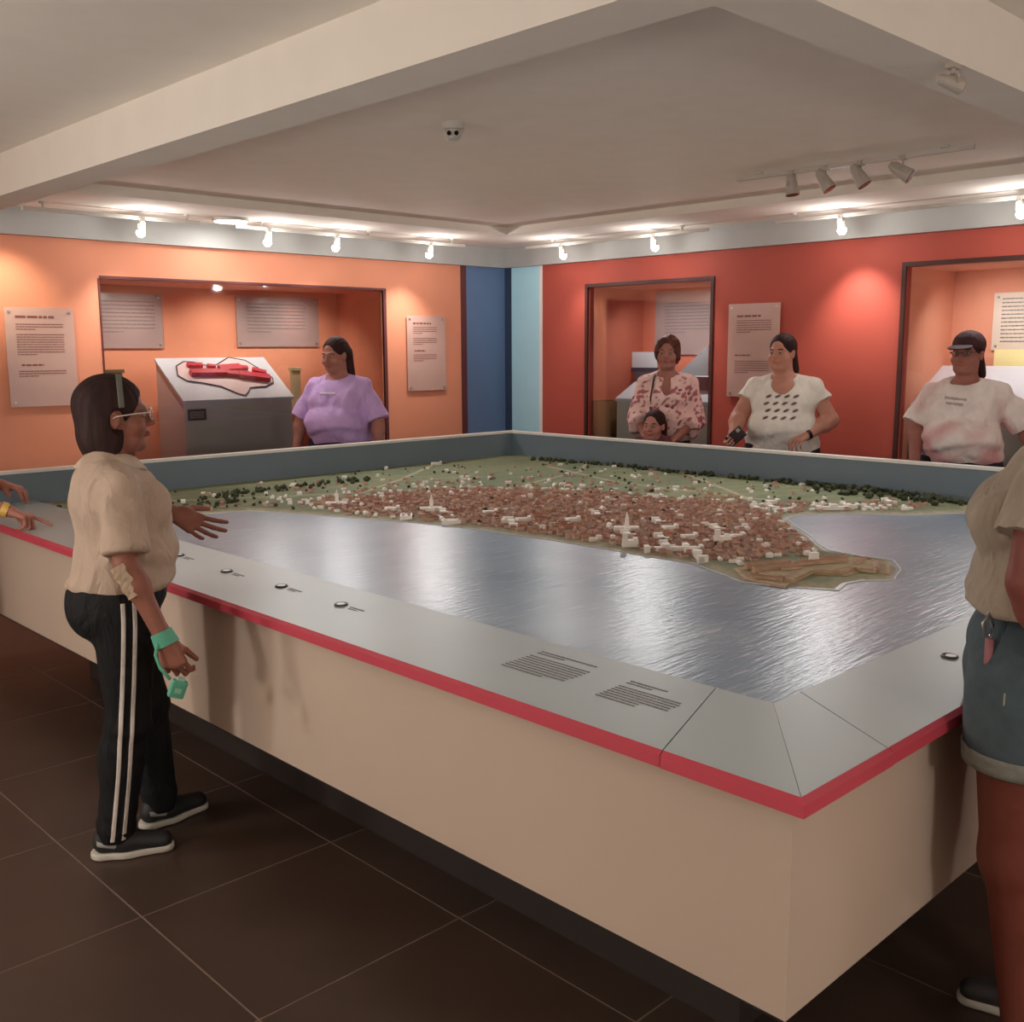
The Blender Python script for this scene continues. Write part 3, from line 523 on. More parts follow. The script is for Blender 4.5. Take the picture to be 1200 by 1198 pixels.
def fbar(a, b, w_, h):
    a, b = sl(a, .014), sl(b, .014); d = (b-a); L_ = d.length; d.normalize(); n = Vector((0, -.45, -.326)).cross(d).normalized(); n = Vector((0, -.587, .81)); y_ = n.cross(d).normalized()
    Mx = Matrix(((d.x, y_.x, n.x, a.x), (d.y, y_.y, n.y, a.y), (d.z, y_.z, n.z, a.z), (0, 0, 0, 1))); bm = bmesh.new(); add_box(bm, 0, L_, -w_/2, w_/2, -.01, h, Mx); finish('fort_range', bm, M_fred, c1)
for a in (((2.347, 6.985), (2.478, 6.982), .035, .03), ((2.516, 6.975), (2.583, 6.962), .03, .03), ((2.323, 6.894), (2.631, 6.891), .055, .045), ((2.60, 6.93), (2.80, 6.945), .07, .04), ((2.634, 6.885), (2.735, 6.87), .05, .04), ((2.735, 6.865), (2.995, 6.815), .06, .045), ((2.798, 6.955), (2.868, 6.94), .035, .03), ((2.90, 6.925), (3.008, 6.885), .04, .03)): fbar(*a)
lp = box('label_plate', .025, .178, -.008, .0, 1.098, 1.186, mat('dark_label', (84, 76, 78), .4, var=.04), c1); print_rows('printed_text', lp, (.04, -.0085, 1.17), (1, 0, 0), (0, 0, -1), (0, -1, 0), [(.006+.014*k, 0, .12, .005) for k in range(4)], M_console, seed=12)
def easel(x, y, z0, z1, wd, label, rot, m):
    t = empty('model_tower', (x, y, z0), R(rot), label, 'small exhibit'); h = z1-z0
    box('post', -wd*.5, wd*.5, -.02, .02, 0, h, m, t, .004); box('top_block', -wd*.62, wd*.62, -.028, .028, h, h+.03, m, t, .004); box('foot', -wd*.8, wd*.8, -.06, .06, -.0, .02, m, t, .004); return t
M_beige = mat('beige_card', (196, 176, 134), .8, var=.05); M_olive = mat('olive_card', (142, 128, 92), .8, var=.05)
for nm, x, y, lab, h in (('exhibit_stand', 1.75, 7.0, 'slim display stand at the left end of the left niche', 1.30), ('exhibit_stand', 3.37, 7.0, 'slim display stand right of the sloped console', 1.10)):
    t = empty(nm, (x, y, .062), 0, lab, 'stand'); box('column', -.09, .09, -.09, .09, .03, h-.062, M_red, t, .004); box('foot_plate', -.12, .12, -.12, .12, 0, .03, M_red, t, .004)
easel(1.745, 7.0, 1.30, 1.47, .13, 'olive card exhibit behind the near guide, left niche', 0, M_olive); easel(3.37, 7.0, 1.10, 1.46, .085, 'upright beige card exhibit beside the purple shirt woman', 0, M_beige)
# first opening of the red wall: cardboard box, console with paper models
Rz = Matrix.Rotation(R(-90), 4, 'Z')     # local x -> -y, local y(depth) -> +x
c2 = console('white display console behind the floral blouse woman', Matrix.Translation((5.80, 5.36, 0)) @ Rz, 1.05, .45, 1.42, 1.18, m=mat('white_console', (206, 200, 192), .55, var=.03))
bxx = empty('cardboard_box', (5.80, 5.60, .062), 0, 'plain cardboard box standing at the left inside the first opening', 'box')
box('carton', -.18, .22, -.16, .16, 0, 1.10, M_card, bxx, .004); box('flap', -.19, .04, -.165, .165, 1.10, 1.106, M_card, bxx); box('tape', -.181, -.179, -.025, .025, .70, 1.10, mat('tan_tape', (190, 160, 118), .4, var=.03), bxx)
ps = empty('paper_sheet', (6.10, 5.28, 1.46), 0, 'white paper sign standing left of the floral blouse woman', 'sign'); box('sheet', -.004, .004, -.15, .15, 0, .145, M_slope, ps); box('holder', -.012, .012, -.155, .155, -.04, 0, mat('dark_holder', (66, 56, 78), .5, var=.03), ps); box('foot', -.03, .03, -.1, .1, -.13, -.04, mat('dark_foot', (92, 80, 84), .5, var=.03), ps)
tg = empty('model_house_exhibit', (6.02, 4.60, 1.30), 0, 'white gabled paper model right of the floral blouse woman', 'model')
bm = bmesh.new(); vs0 = [(-.12, .16, .10), (-.12, -.18, .10), (-.12, -.18, .36)]; a_ = [bm.verts.new(v) for v in vs0]; b_ = [bm.verts.new((v[0]+.02, v[1], v[2])) for v in vs0]; bm.faces.new(a_); bm.faces.new(b_[::-1])
for i in range(3): bm.faces.new((a_[i], a_[(i+1)%3], b_[(i+1)%3], b_[i]))
finish('gable', bm, M_slope, tg); box('picture', -.125, -.10, -.18, .09, -.03, .09, mat('plum_picture', (120, 66, 72), .6, var=.2, vscale=12), tg)
# second opening: white console, yellow lit picture board
c3 = console('white sloped console behind the capped person', Matrix.Translation((5.72, 2.52, 0)) @ Rz, 1.15, .50, 1.50, 1.22, m=mat('white_console', (206, 200, 192), .55))
pb = empty('picture_board', (6.27, 1.72, 1.22), 0, 'pale yellow picture board with dark green trees at the right edge', 'picture'); box('board', -.012, .012, -.42, .42, 0, .40, mat('pale_yellow_board', (240, 222, 160), .6, var=.03), pb)
bm = bmesh.new()
for k in range(26):
    yy = .11-k*.019+random.uniform(-.006, .006); zz = .26-.10*(k/26)+random.uniform(-.03, .03); bmesh.ops.create_icosphere(bm, subdivisions=1, radius=1, matrix=Matrix.Translation((-.014, yy, zz)) @ Matrix.Diagonal((.003, .020, .026+.02*random.random(), 1)))
finish('tree_picture', bm, mat('picture_green', (86, 92, 50), .8, var=.2, vscale=40), pb)
# ================================================================== people: one smooth surface per body, grown from blended tapering forms
class Form:
    def __init__(s): s.p = []
    def rc(s, a, b, ra, rb, k=.02, cut=None, op='u'):   # tapering limb from a to b
        s.p.append(['rc', np.array(a, float), np.array(b, float), ra, rb, k, op, cut]); return s
    def el(s, c, r, k=.02, rot=None, op='u'):
        r = (r, r, r) if np.isscalar(r) else r
        s.p.append(['el', np.array(c, float), np.array(r, float), np.eye(3) if rot is None else np.array(rot), None, k, op, None]); return s
    def bx(s, c, h, rd=.01, k=.01, rot=None, op='u'):
        s.p.append(['bx', np.array(c, float), np.array(h, float), np.eye(3) if rot is None else np.array(rot), rd, k, op, None]); return s
    def half(s, n, d):      # keep n.p <= d
        n = np.array(n, float); s.p.append(['hp', n/np.linalg.norm(n), d, None, None, 0, 'i', None]); return s
    def add(s, o): s.p += o.p; return s
    def moved(s, Rm, t):    # rigid transform of every form
        o = Form(); Rm = np.array(Rm, float); t = np.array(t, float)
        for q in s.p:
            q = list(q)
            if q[0] == 'rc':
                q[1] = Rm@q[1]+t; q[2] = Rm@q[2]+t
                if q[7] is not None: q[7] = (Rm@np.array(q[7][0]), Rm@np.array(q[7][1])+t)
            elif q[0] in ('el', 'bx'): q[1] = Rm@q[1]+t; q[3] = Rm@q[3]
            else: q[1] = Rm@q[1]; q[2] = q[2]+q[1]@t
            o.p.append(q)
        return o
    def ev(s, P, prims=None):
        d = np.full(len(P), 1e3)
        for q in (s.p if prims is None else prims):
            if q[0] == 'rc':
                a, b, ra, rb = q[1:5]; ba = b-a; pa = P-a; h = np.clip(pa@ba/(ba@ba+1e-12), 0, 1); v = pa-h[:, None]*ba; e = np.sqrt((v*v).sum(1))-(ra+(rb-ra)*h)
                if q[7] is not None: e = np.maximum(e, (P-q[7][1])@q[7][0])
            elif q[0] == 'el':
                v = (P-q[1])@q[3]; k0 = np.sqrt(((v/q[2])**2).sum(1)); k1 = np.sqrt(((v/q[2]**2)**2).sum(1))+1e-9; e = k0*(k0-1)/k1
            elif q[0] == 'bx':
                v = np.abs((P-q[1])@q[3])-(q[2]-q[4]); e = np.sqrt((np.maximum(v, 0)**2).sum(1))+np.minimum(v.max(1), 0)-q[4]
            else: e = P@q[1]-q[2]; d = np.maximum(d, e); continue
            k = q[5]
            if q[6] == 'u':
                if k > 0: h = np.clip(.5+.5*(d-e)/k, 0, 1); d = d+(e-d)*h-k*h*(1-h)
                else: d = np.minimum(d, e)
            else:
                e = -e; h = np.clip(.5-.5*(d-e)/max(k, 1e-4), 0, 1); d = d+(e-d)*h+k*h*(1-h)
        return d
    def bound(s, q):
        if q[0] == 'rc': return (q[1]+q[2])/2, np.linalg.norm(q[1]-q[2])/2+max(q[3], q[4])+q[5]
        if q[0] == 'el': return q[1], q[2].max()+q[5]
        if q[0] == 'bx': return q[1], np.linalg.norm(q[2])+q[5]
        return None, None
def surface(form, res, n=14, pad=.03):
    """skin the form with quads (surface nets on the blocks the surface passes through)"""
    bs = [form.bound(q) for q in form.p]; U = [b for b, q in zip(bs, form.p) if q[6] == 'u']
    lo = np.min([b[0]-b[1] for b in U], 0)-pad; hi = np.max([b[0]+b[1] for b in U], 0)+pad; B = n*res; nb = np.ceil((hi-lo)/B).astype(int)
    cen = np.stack(np.meshgrid(*[np.arange(k) for k in nb], indexing='ij'), -1).reshape(-1, 3); hd = B*.5*1.7321
    act = cen[np.abs(form.ev(lo+(cen+.5)*B)) < hd*1.5+.012]
    g = np.arange(n+1); L = np.stack(np.meshgrid(g, g, g, indexing='ij'), -1).reshape(-1, 3)
    off = np.array([(0,0,0),(1,0,0),(0,1,0),(1,1,0),(0,0,1),(1,0,1),(0,1,1),(1,1,1)]); ED = [(0,1),(2,3),(4,5),(6,7),(0,2),(1,3),(4,6),(5,7),(0,4),(1,5),(2,6),(3,7)]
    D = (nb*n+2).astype(np.int64); key = lambda c: (c[:, 0]*D[1]+c[:, 1])*D[2]+c[:, 2]
    VK, VP, QK = [], [], []
    for c in act:
        o = lo+c*B; cc = o+B/2; pr = [q for q, b in zip(form.p, bs) if b[0] is None or np.linalg.norm(b[0]-cc)-b[1] < hd+.035]
        if not any(q[6] == 'u' for q in pr): continue
        v = form.ev(o+L*res, pr).reshape(n+1, n+1, n+1)
        if v.min() > 0 or v.max() < 0: continue
        cv = np.stack([v[a:n+a, b:n+b, d:n+d] for a, b, d in off], -1); sg = cv < 0; m = sg.any(-1) & ~sg.all(-1); ci = np.argwhere(m)
        if len(ci) == 0: continue
        x = cv[m]; acc = np.zeros((len(ci), 3)); cnt = np.zeros(len(ci))
        for a, b in ED:
            cr = (x[:, a] < 0) != (x[:, b] < 0); t = np.where(cr, x[:, a]/np.where(cr, x[:, a]-x[:, b], 1), 0); acc += np.where(cr[:, None], off[a]+(off[b]-off[a])*t[:, None], 0); cnt += cr
        gi = ci+c*n; VK.append(key(gi+1)); VP.append(lo+(gi+acc/cnt[:, None])*res)
        for ax in range(3):
            e = np.zeros(3, int); e[ax] = 1; A = v[:n, :n, :n]; Bv = v[e[0]:n+e[0], e[1]:n+e[1], e[2]:n+e[2]]; s = (A < 0) != (Bv < 0); ei = np.argwhere(s)
            if len(ei) == 0: continue
            neg = A[s] < 0; gi = ei+c*n+1; u = np.zeros(3, int); w_ = np.zeros(3, int); u[(ax+1) % 3] = 1; w_[(ax+2) % 3] = 1
            q4 = np.stack([key(gi-u-w_), key(gi-w_), key(gi), key(gi-u)], 1); q4[~neg] = q4[~neg][:, ::-1]; QK.append(q4)
    VK = np.concatenate(VK); VP = np.concatenate(VP); o = np.argsort(VK); VK = VK[o]; VP = VP[o]; Q = np.concatenate(QK); ix = np.clip(np.searchsorted(VK, Q), 0, len(VK)-1); ok = (VK[ix] == Q).all(1); return VP, ix[ok]
def grad(form, P, e=.002):
    g = np.stack([form.ev(P+np.eye(3)[i]*e)-form.ev(P-np.eye(3)[i]*e) for i in range(3)], 1); return g/(np.linalg.norm(g, axis=1)[:, None]+1e-9)
def vnormals(V, F):
    fn = np.cross(V[F[:, 2]]-V[F[:, 0]], V[F[:, 3]]-V[F[:, 1]]); N = np.zeros_like(V)
    for i in range(4): np.add.at(N, F[:, i], fn)
    return N/(np.linalg.norm(N, axis=1)[:, None]+1e-12)
def skin_obj(name, form, res, m, parent, colf=None, folds=None):
    V, F = surface(form, res)
    if folds: V = V+vnormals(V, F)*folds(V)[:, None]
    return new_obj(name, np_mesh(name, V, F, colf(V) if colf else None), m, parent)
def onto(form, P, D, far=.3):      # walk from P+D*far back to the surface
    P = np.array(P, float); D = np.array(D, float); D = D/np.linalg.norm(D, axis=1)[:, None]; t = np.full(len(P), far)
    for _ in range(60): t = t-np.clip(form.ev(P+D*t[:, None]), -.02, .02)*.8
    return P+D*t[:, None]
def ribbon(name, form, P, D, W, width, m, parent, lift=.002, closed=False, thick=.0025, smooth=True, far=.3):
    """a cloth strip lying on the form: centre points P, outward directions D, width direction W"""
    W = np.array(W, float); W = W/np.linalg.norm(W, axis=1)[:, None]; rows = []
    for s in (-.5, -.17, .17, .5):
        q_ = onto(form, np.array(P)+W*width*s, D, far); n_ = np.array(D)/np.linalg.norm(D, axis=1)[:, None]; rows.append(q_+n_*lift); 
    inn = [r_-n_*(lift+thick) for r_ in rows]; ring = rows+inn[::-1]; k = len(ring); n = len(P); V = np.concatenate(ring); F = []
    for j in range(k):
        for i in range(n if closed else n-1): F.append((j*n+i, j*n+(i+1) % n, ((j+1) % k)*n+(i+1) % n, ((j+1) % k)*n+i))
    me = bpy.data.meshes.new(name); me.from_pydata(V.tolist(), [], F); bm = bmesh.new(); bm.from_mesh(me); bmesh.ops.recalc_face_normals(bm, faces=bm.faces[:]); bm.to_mesh(me); bm.free()
    for p_ in me.polygons: p_.use_smooth = smooth
    return new_obj(name, me, m, parent)
def rotz(a): return np.array([[math.cos(a), -math.sin(a), 0], [math.sin(a), math.cos(a), 0], [0, 0, 1.]])
def rotx(a): return np.array([[1., 0, 0], [0, math.cos(a), -math.sin(a)], [0, math.sin(a), math.cos(a)]])
def roty(a): return np.array([[math.cos(a), 0, math.sin(a)], [0, 1., 0], [-math.sin(a), 0, math.cos(a)]])
# ---- head: origin between the ears at eye level, face towards +y, about 0.225 m tall
def head_form(fat=1.0, small=1.0):
    f = Form(); f.el((0, -.015, .032), (.076, .093, .083)); f.el((0, .018, -.035), (.061*fat, .068, .076), .03); f.rc((-.03*fat, .035, -.085), (.03*fat, .035, -.085), .024*fat, .024*fat, .03)
    f.el((0, .062, -.094), (.022, .020, .018), .02)
    for s in (-1, 1):
        f.el((s*.038*fat, .052, -.036), (.027*fat, .028, .026), .02); f.rc((s*.012, .079, .019), (s*.045, .068, .019), .010, .009, .012)
    f.rc((0, .083, .008), (0, .102, -.026), .008, .0115, .010)
    for s in (-1, 1): f.el((s*.011, .093, -.031), (.008, .010, .0075), .006)
    for s in (-1, 1): f.el((s*.031, .094, .0), (.017, .012, .011), .010, op='s'); f.el((s*.031, .074, .0), (.0125, .0125, .0115), .002)
    f.el((0, .086, -.054), (.021, .010, .0048), .004); f.el((0, .085, -.0635), (.018, .010, .0058), .004); f.el((0, .098, -.0585), (.018, .006, .0012), .002, op='s')
    for s in (-1, 1): f.el((s*.076, -.008, -.008), (.010, .019, .031), .006, rotx(.15)); f.el((s*.088, -.004, -.005), (.007, .010, .018), .004, op='s')
    return f
def head_paint(V, base, lip, brow, c=None):
    col = np.tile(base, (len(V), 1)); x, y, z = np.abs(V[:, 0]), V[:, 1], V[:, 2]
    def mix(m, cc):
        nonlocal col; m = np.clip(m, 0, 1)[:, None]; col = col*(1-m)+np.array(cc)*m
    mix(.35*np.exp(-(((x-.040)/.018)**2+((z+.034)/.02)**2))*(y > .04), base*np.array([1.12, .8, .76]))
    mix((1.25-((V[:, 0]/.022)**2+((z+.059)/.0105)**2))*3*(y > .06), lip)
    mix((1.1-(((x-.033)/.019)**2+((z-.0195-.10*(x-.03)*0-.003)/.0045)**2))*2.2*(y > .05), brow)
    e = ((x-.031)/.0125)**2+((z)/.0062)**2; mix((1-e)*5*(y > .06), np.array([.36, .32, .30])); mix((1-(((x-.031)/.0058)**2+((z)/.0058)**2))*5*(y > .06), np.array([.03, .018, .012]))
    mix((1-np.abs(e-1.25)*4)*.8*(y > .06), base*.35); return col
# ---- hand: origin wrist, fingers +y, back of hand +z, thumb towards side*x
def hand_form(side, curl=(15, 18, 20, 24), spread=(6, 2, -3, -8), thumb=(40, 25), s=1.0, length=1.0):
    f = Form(); X = (.031, .011, -.010, -.029); Y = (.086, .091, .086, .077); LN = ((.041, .024, .020), (.045, .028, .021), (.042, .026, .020), (.032, .019, .018)); RD = (.0088, .0090, .0085, .0074)
    f.rc((0, -.03, 0), (0, .012, 0), .024, .023, .01)
    for i in range(4):
        x = side*X[i]; f.rc((x*.55, .012, 0), (x, Y[i]-.006, 0), .0150, .0118, .012)
    f.el((side*.022, .035, -.008), (.016, .028, .014), .012)
    for i in range(4):
        p_ = np.array([side*X[i], Y[i]-.004, 0.]); a = R(spread[i])*side; cu = curl[i] if not np.isscalar(curl[i]) else (curl[i], curl[i]*1.2, curl[i]*.7); t = 0
        for j in range(3):
            t += R(cu[j]); d = np.array([math.sin(a)*math.cos(t), math.cos(a)*math.cos(t), -math.sin(t)]); q_ = p_+d*LN[i][j]*length; r0 = RD[i]*(1-.07*j); f.rc(p_, q_, r0, r0*.9, .0035); p_ = q_
    a, b = R(thumb[0])*side, R(thumb[1]); p_ = np.array([side*.022, .020, -.004]); d1 = np.array([math.sin(a)*math.cos(b), math.cos(a)*math.cos(b), -math.sin(b)]); p1 = p_+d1*.042; a2 = a*.65; d2 = np.array([math.sin(a2)*math.cos(b), math.cos(a2)*math.cos(b), -math.sin(b)]); p2 = p1+d2*.030; p3 = p2+d2*.024
    f.rc(p_, p1, .0135, .0115, .010); f.rc(p1, p2, .0108, .0095, .003); f.rc(p2, p3, .0095, .0078, .002)
    if s != 1.0:
        for q in f.p:
            q[1] = q[1]*s
            if q[0] == 'rc': q[2] = q[2]*s; q[3] *= s; q[4] *= s
            else: q[2] = q[2]*s
    return f
def frame(F_, N_):      # fingers along F_, palm normal N_
    y = np.array(F_, float); y /= np.linalg.norm(y); z = -np.array(N_, float); z -= z@y*y; z /= np.linalg.norm(z); return np.stack([np.cross(y, z), y, z], 1)
SKIN = {'brown': (164, 112, 92), 'light': (196, 150, 130), 'mid': (172, 124, 104), 'dark': (120, 80, 64), 'rose': (176, 108, 90)}
def skin_mat(): return mat('skin', (170, 120, 100), .55, vcol=True, var=.05, vscale=35, bump=.06, bscale=220, spec=.35)
def cloth_mat(name, rgb=(200, 190, 180), vcol=False, rough=.85, bump=.18, bscale=320, var=.05):
    if name in MATS: return MATS[name]
    m = mat(name, rgb, rough, vcol=vcol, bump=bump, bscale=bscale, var=var, vscale=18, spec=.25); nt = m.node_tree; N = nt.nodes; L = nt.links
    old = [n for n in N if n.type == 'BUMP'][0]; tc = [n for n in N if n.type == 'TEX_COORD'][0]; mp = N.new('ShaderNodeMapping'); mp.inputs['Scale'].default_value = (1, 1, .45); mp.inputs['Rotation'].default_value = (.5, .3, 0); L.new(tc.outputs['Object'], mp.inputs[0])
    n = N.new('ShaderNodeTexNoise'); n.inputs['Scale'].default_value = 13; n.inputs['Detail'].default_value = 2.5; n.inputs['Distortion'].default_value = 1.4; L.new(mp.outputs[0], n.inputs['Vector'])
    b2 = N.new('ShaderNodeBump'); b2.inputs['Strength'].default_value = .5; b2.inputs['Distance'].default_value = .035; L.new(n.outputs['Fac'], b2.inputs['Height']); L.new(b2.outputs[0], old.inputs['Normal']); return m
def hair_mat(name, rgb): return mat(name, rgb, .66, bump=.4, bscale=60, var=.25, vscale=40, spec=.18, stretch=(1, 1, .12))

def person(loc, yaw, label, h=1.65, W=1.0, D=1.0, bust=1.0, belly=1.0, skin='brown', head_at=None, head_yaw=0, head_pitch=0, head_roll=0, fat=1.0, arms=None, feet=None, shirt=None, trousers=None, hair=None, res=.0048, group=None, hsc=1.0, shoes=None, lean=(0, 0), hips_at=(0, 0), name='person', neckw=1.0, armw=1.0, legw=1.0, torso_twist=0.0):
    """one person in a frame at the feet facing +y; right hand is +x. Returns the Empty and the forms for extra pieces"""
    t = empty(name, (loc[0], loc[1], 0), yaw, label, 'person', group); s = h/1.6; base = np.array(srgb(SKIN[skin] if isinstance(skin, str) else skin))
    lx, ly = lean; hx, hy = hips_at
    def c(x, y, z):      # trunk point: hips offset to lean offset with height
        z = z if z < 1.1 else 1.1+(z-1.1)*.79
        k = min(max((z-.9)/.45, 0), 1); return np.array([x*W*s*1.0+hx*(1-k)+lx*k, y*D*s+hy*(1-k)+ly*k, z*s])
    WS = 1+(W-1)*.45; hd_at = np.array(head_at) if head_at is not None else np.array([lx, ly+.02, 1.487*s])
    HR = rotz(head_yaw)@rotx(head_pitch)@roty(head_roll)*1.0
    out = {'root': t, 's': s}
    # --- body (skin)
    tor = Form(); tor.el(c(0, 0, .90), (.150*W*s, .105*D*s, .12*s), .03); tor.el(c(0, .02*belly, 1.04), (.132*W*s, .100*D*belly*s, .13*s), .05); tor.el(c(0, 0, 1.21), (.140*W*s, .098*D*s, .15*s), .05)
    
    for q_ in (-1, 1): tor.rc(c(q_*.02, -.012, 1.375), c(q_*.125*WS/W, -.005, 1.315), .045*s, .044*s, .04)
    nk = c(0, -.012, 1.32); nh = hd_at+HR@np.array([0, -.018, -.055])*hsc; tor.rc(nk, nh, .056*s*neckw, .050*s*neckw, .03)
    body = Form().add(tor)
    hf = head_form(fat)
    for q in hf.p:
        q[1] = q[1]*hsc
        if q[0] == 'rc': q[2] = q[2]*hsc; q[3] *= hsc; q[4] *= hsc
        else: q[2] = q[2]*hsc
    hf = hf.moved(HR, hd_at); hf.p[0][5] = .02; body.add(hf)
    handf = {}; hands = []
    for side, nm in ((1, 'R'), (-1, 'L')):
        A = arms[nm]; sh = np.array(A.get('sh', c(side*.152*WS/W, -.005, 1.300))); el_, wr_ = np.array(A['el'], float), np.array(A['wr'], float); aw = armw*s
        body.rc(sh, el_, .043*s*(1+(armw-1)*.6), .037*aw, .03); body.rc(el_, wr_, .037*aw, .0255*s*min(armw, 1.15), .015); body.el(el_+(wr_-el_)*.28, np.array([.038, .038, .038])*aw, .03)
        fr = frame(A.get('f', wr_-el_), A.get('n', (-side, 0, 0))); hm = hand_form(-side, A.get('curl', (22, 26, 30, 34)), A.get('spread', (6, 2, -3, -8)), A.get('thumb', (38, 22)), A.get('hs', 1.0)*.98); hm = hm.moved(fr, wr_+fr[:, 1]*.012); hm.p[0][5] = .012; handf[nm] = (fr, wr_); hands.append(hm); A['_sh'] = sh
    for hm in hands: body.add(hm)
    def paint(V):
        Vh = (V-hd_at)@HR/hsc; near = np.linalg.norm(Vh, axis=1) < .16; col = np.tile(base, (len(V), 1)); lipc = base*np.array([.98, .72, .72]); brow = np.array(srgb((60, 42, 36)))
        if near.any(): col[near] = head_paint(Vh[near], base, lipc, brow)
        return col
    out['body_form'] = body; b = skin_obj('body', body, res, skin_mat(), t, paint); out['body'] = b
    # --- shirt
    if shirt:
        sh_ = Form(); g = shirt.get('loose', .014)
        sh_.el(c(0, -.005, .93), ((.150*W+g)*s, (.115*D+g)*s, .13*s), .03); sh_.el(c(0, .028*belly, 1.03), ((.135*W+g*1.3)*s, (.105*D*belly+g*1.3)*s, .13*s), .06); sh_.el(c(0, 0, 1.21), ((.140*W+g)*s, (.100*D+g)*s, .15*s), .06)
        if shirt.get('hem', .86) < .82: sh_.el(c(0, -.005, .84), ((.150*W+g)*s, (.118*D+g)*s, .16*s), .04)
        for q in (-1, 1): sh_.el(c(q*.066, .072/D+.02, 1.185), (.068*bust*s, .060*bust*s, .066*bust*s), .035)
        
        for q_ in (-1, 1): sh_.rc(c(q_*.025, -.014, 1.362), c(q_*.125*WS/W, -.005, 1.312), (.046+g*.5)*s, (.046+g*.6)*s, .05)
        for side, nm in ((1, 'R'), (-1, 'L')):
            A = arms[nm]; a0, e0 = A['_sh'], np.array(A['el'], float); d = e0-a0; L_ = np.linalg.norm(d); d /= L_; sl_ = shirt.get('sleeve', .6)*L_; fl_ = shirt.get('flare', .012)
            if shirt.get('sleeve', .6) <= 1.0: end = a0+d*(sl_+.05); sh_.rc(a0, end, (.044*(1+(armw-1)*.6)+g*.7)*s, (.042*armw+g+fl_)*s, .03, cut=(d, a0+d*sl_))
            else:
                w0 = np.array(A['wr'], float); d2 = w0-e0; L2 = np.linalg.norm(d2); d2 /= L2; k2 = (shirt['sleeve']-1); sh_.rc(a0, e0, (.044*(1+(armw-1)*.6)+g*.7)*s, (.040*armw+g+.004)*s, .03); sh_.rc(e0, e0+d2*(k2*L2+.05), (.040*armw+g+.004)*s, (.038*armw+g+fl_)*s, .02, cut=(d2, e0+d2*k2*L2))
        hz = shirt.get('hem', .86); hn = np.array(shirt.get('hemn', (0, 0, -1.)), float); hn /= np.linalg.norm(hn); sh_.p.append(['hp', hn, hn@c(0, 0, hz), None, None, 0, 'i', None])
        nt_ = shirt.get('neck', 'crew'); nc = c(0, .012, 1.375)
        sh_.el(nc+np.array([0, .004, .012])*s, (.072*s*neckw, .066*s, .045*s), .006, op='s')
        if nt_ == 'v': sh_.el(c(0, .115/D+.0, 1.325), (.034*s, .07*s, .085*s), .006, op='s')
        if nt_ == 'scoop': sh_.el(c(0, .09/D, 1.34), (.070*s, .08*s, .072*s), .02, op='s')
        fa = shirt.get('fold', .004)
        ctr = c(0, 0, 1.1)
        def folds(V):
            u = V-ctr; d1 = np.sin(u[:, 2]*70+6*wav(V, 7)+u[:, 0]*14)*np.clip((1.06*s-V[:, 2])/.12, 0, 1); d2 = np.sin((u[:, 0]*1.2+u[:, 2]*.5)*60+5*wav(V+2, 6))*np.clip(1-np.abs(V[:, 2]-1.22*s)/.16, 0, 1)
            return np.maximum(fa*(d1*1.3+d2*.9+wav(V, 13)*2.2+wav(V+1, 27)*1.0)+fa*.25, -g*.4)
        out['shirt_form'] = sh_; out['shirt'] = skin_obj('shirt', sh_, shirt.get('res', .0068), shirt['m'], t, shirt.get('paint'), folds)
    # --- legs: trousers or bare legs with shorts
    ft = feet or {'R': ((.09*W*s, .0), 0), 'L': ((-.09*W*s, .0), 0)}; tr_ = trousers or {}
    lg = Form(); hipz = .90*s; lg.el(np.array([hx, hy-.005, .90*s]), ((.150*W+.012)*s, (.118*D+.012)*s, .12*s), .03); lg.el(np.array([hx, hy-.05*D*s, .84*s]), ((.13*W+.01)*s, (.085*D+.01)*s, .11*s), .05)
    for side, nm in ((1, 'R'), (-1, 'L')):
        (fx, fy), fa_ = ft[nm]; hip = np.array([hx+side*.078*W*s, hy, .82*s]); an = np.array([fx, fy, .09*s]); kn = (hip+an)/2+np.array([0, .025, .01]); kn[2] = .47*s; lw = legw*s
        if tr_.get('short'):
            lg.rc(hip, kn, (.098*W)*lw, .082*lw, .03, cut=((0, 0, -1.), (0, 0, tr_['short'])))
        else: lg.rc(hip, kn, .095*W*lw, .070*lw, .03); lg.rc(kn, an, .068*lw, tr_.get('ankle', .055)*lw, .03); lg.el(kn+(an-kn)*.35+np.array([0, -.02, 0])*s, (.058*lw, .060*lw, .12*s), .03)
    if tr_.get('short'): lg.p.append(['hp', np.array([0, 0, -1.]), -tr_['short'], None, None, 0, 'i', None])
    else: lg.p.append(['hp', np.array([0, 0, -1.]), -.055*s, None, None, 0, 'i', None])
    lg.p.append(['hp', np.array([0, 0, 1.]), tr_.get('top', 1.0)*s, None, None, 0, 'i', None])
    out['leg_form'] = lg; out['trousers'] = skin_obj(tr_.get('name', 'trousers'), lg, tr_.get('res', .011), tr_['m'], t, None, lambda V: .0035*wav(V, 14)+.003*np.sin(V[:, 2]*60+5*wav(V, 8))*np.clip(1-np.abs(V[:, 2]-.45*s)/.1, 0, 1)+.003*np.sin(V[:, 2]*80+4*wav(V, 8))*np.clip((.2*s-V[:, 2])/.1, 0, 1))
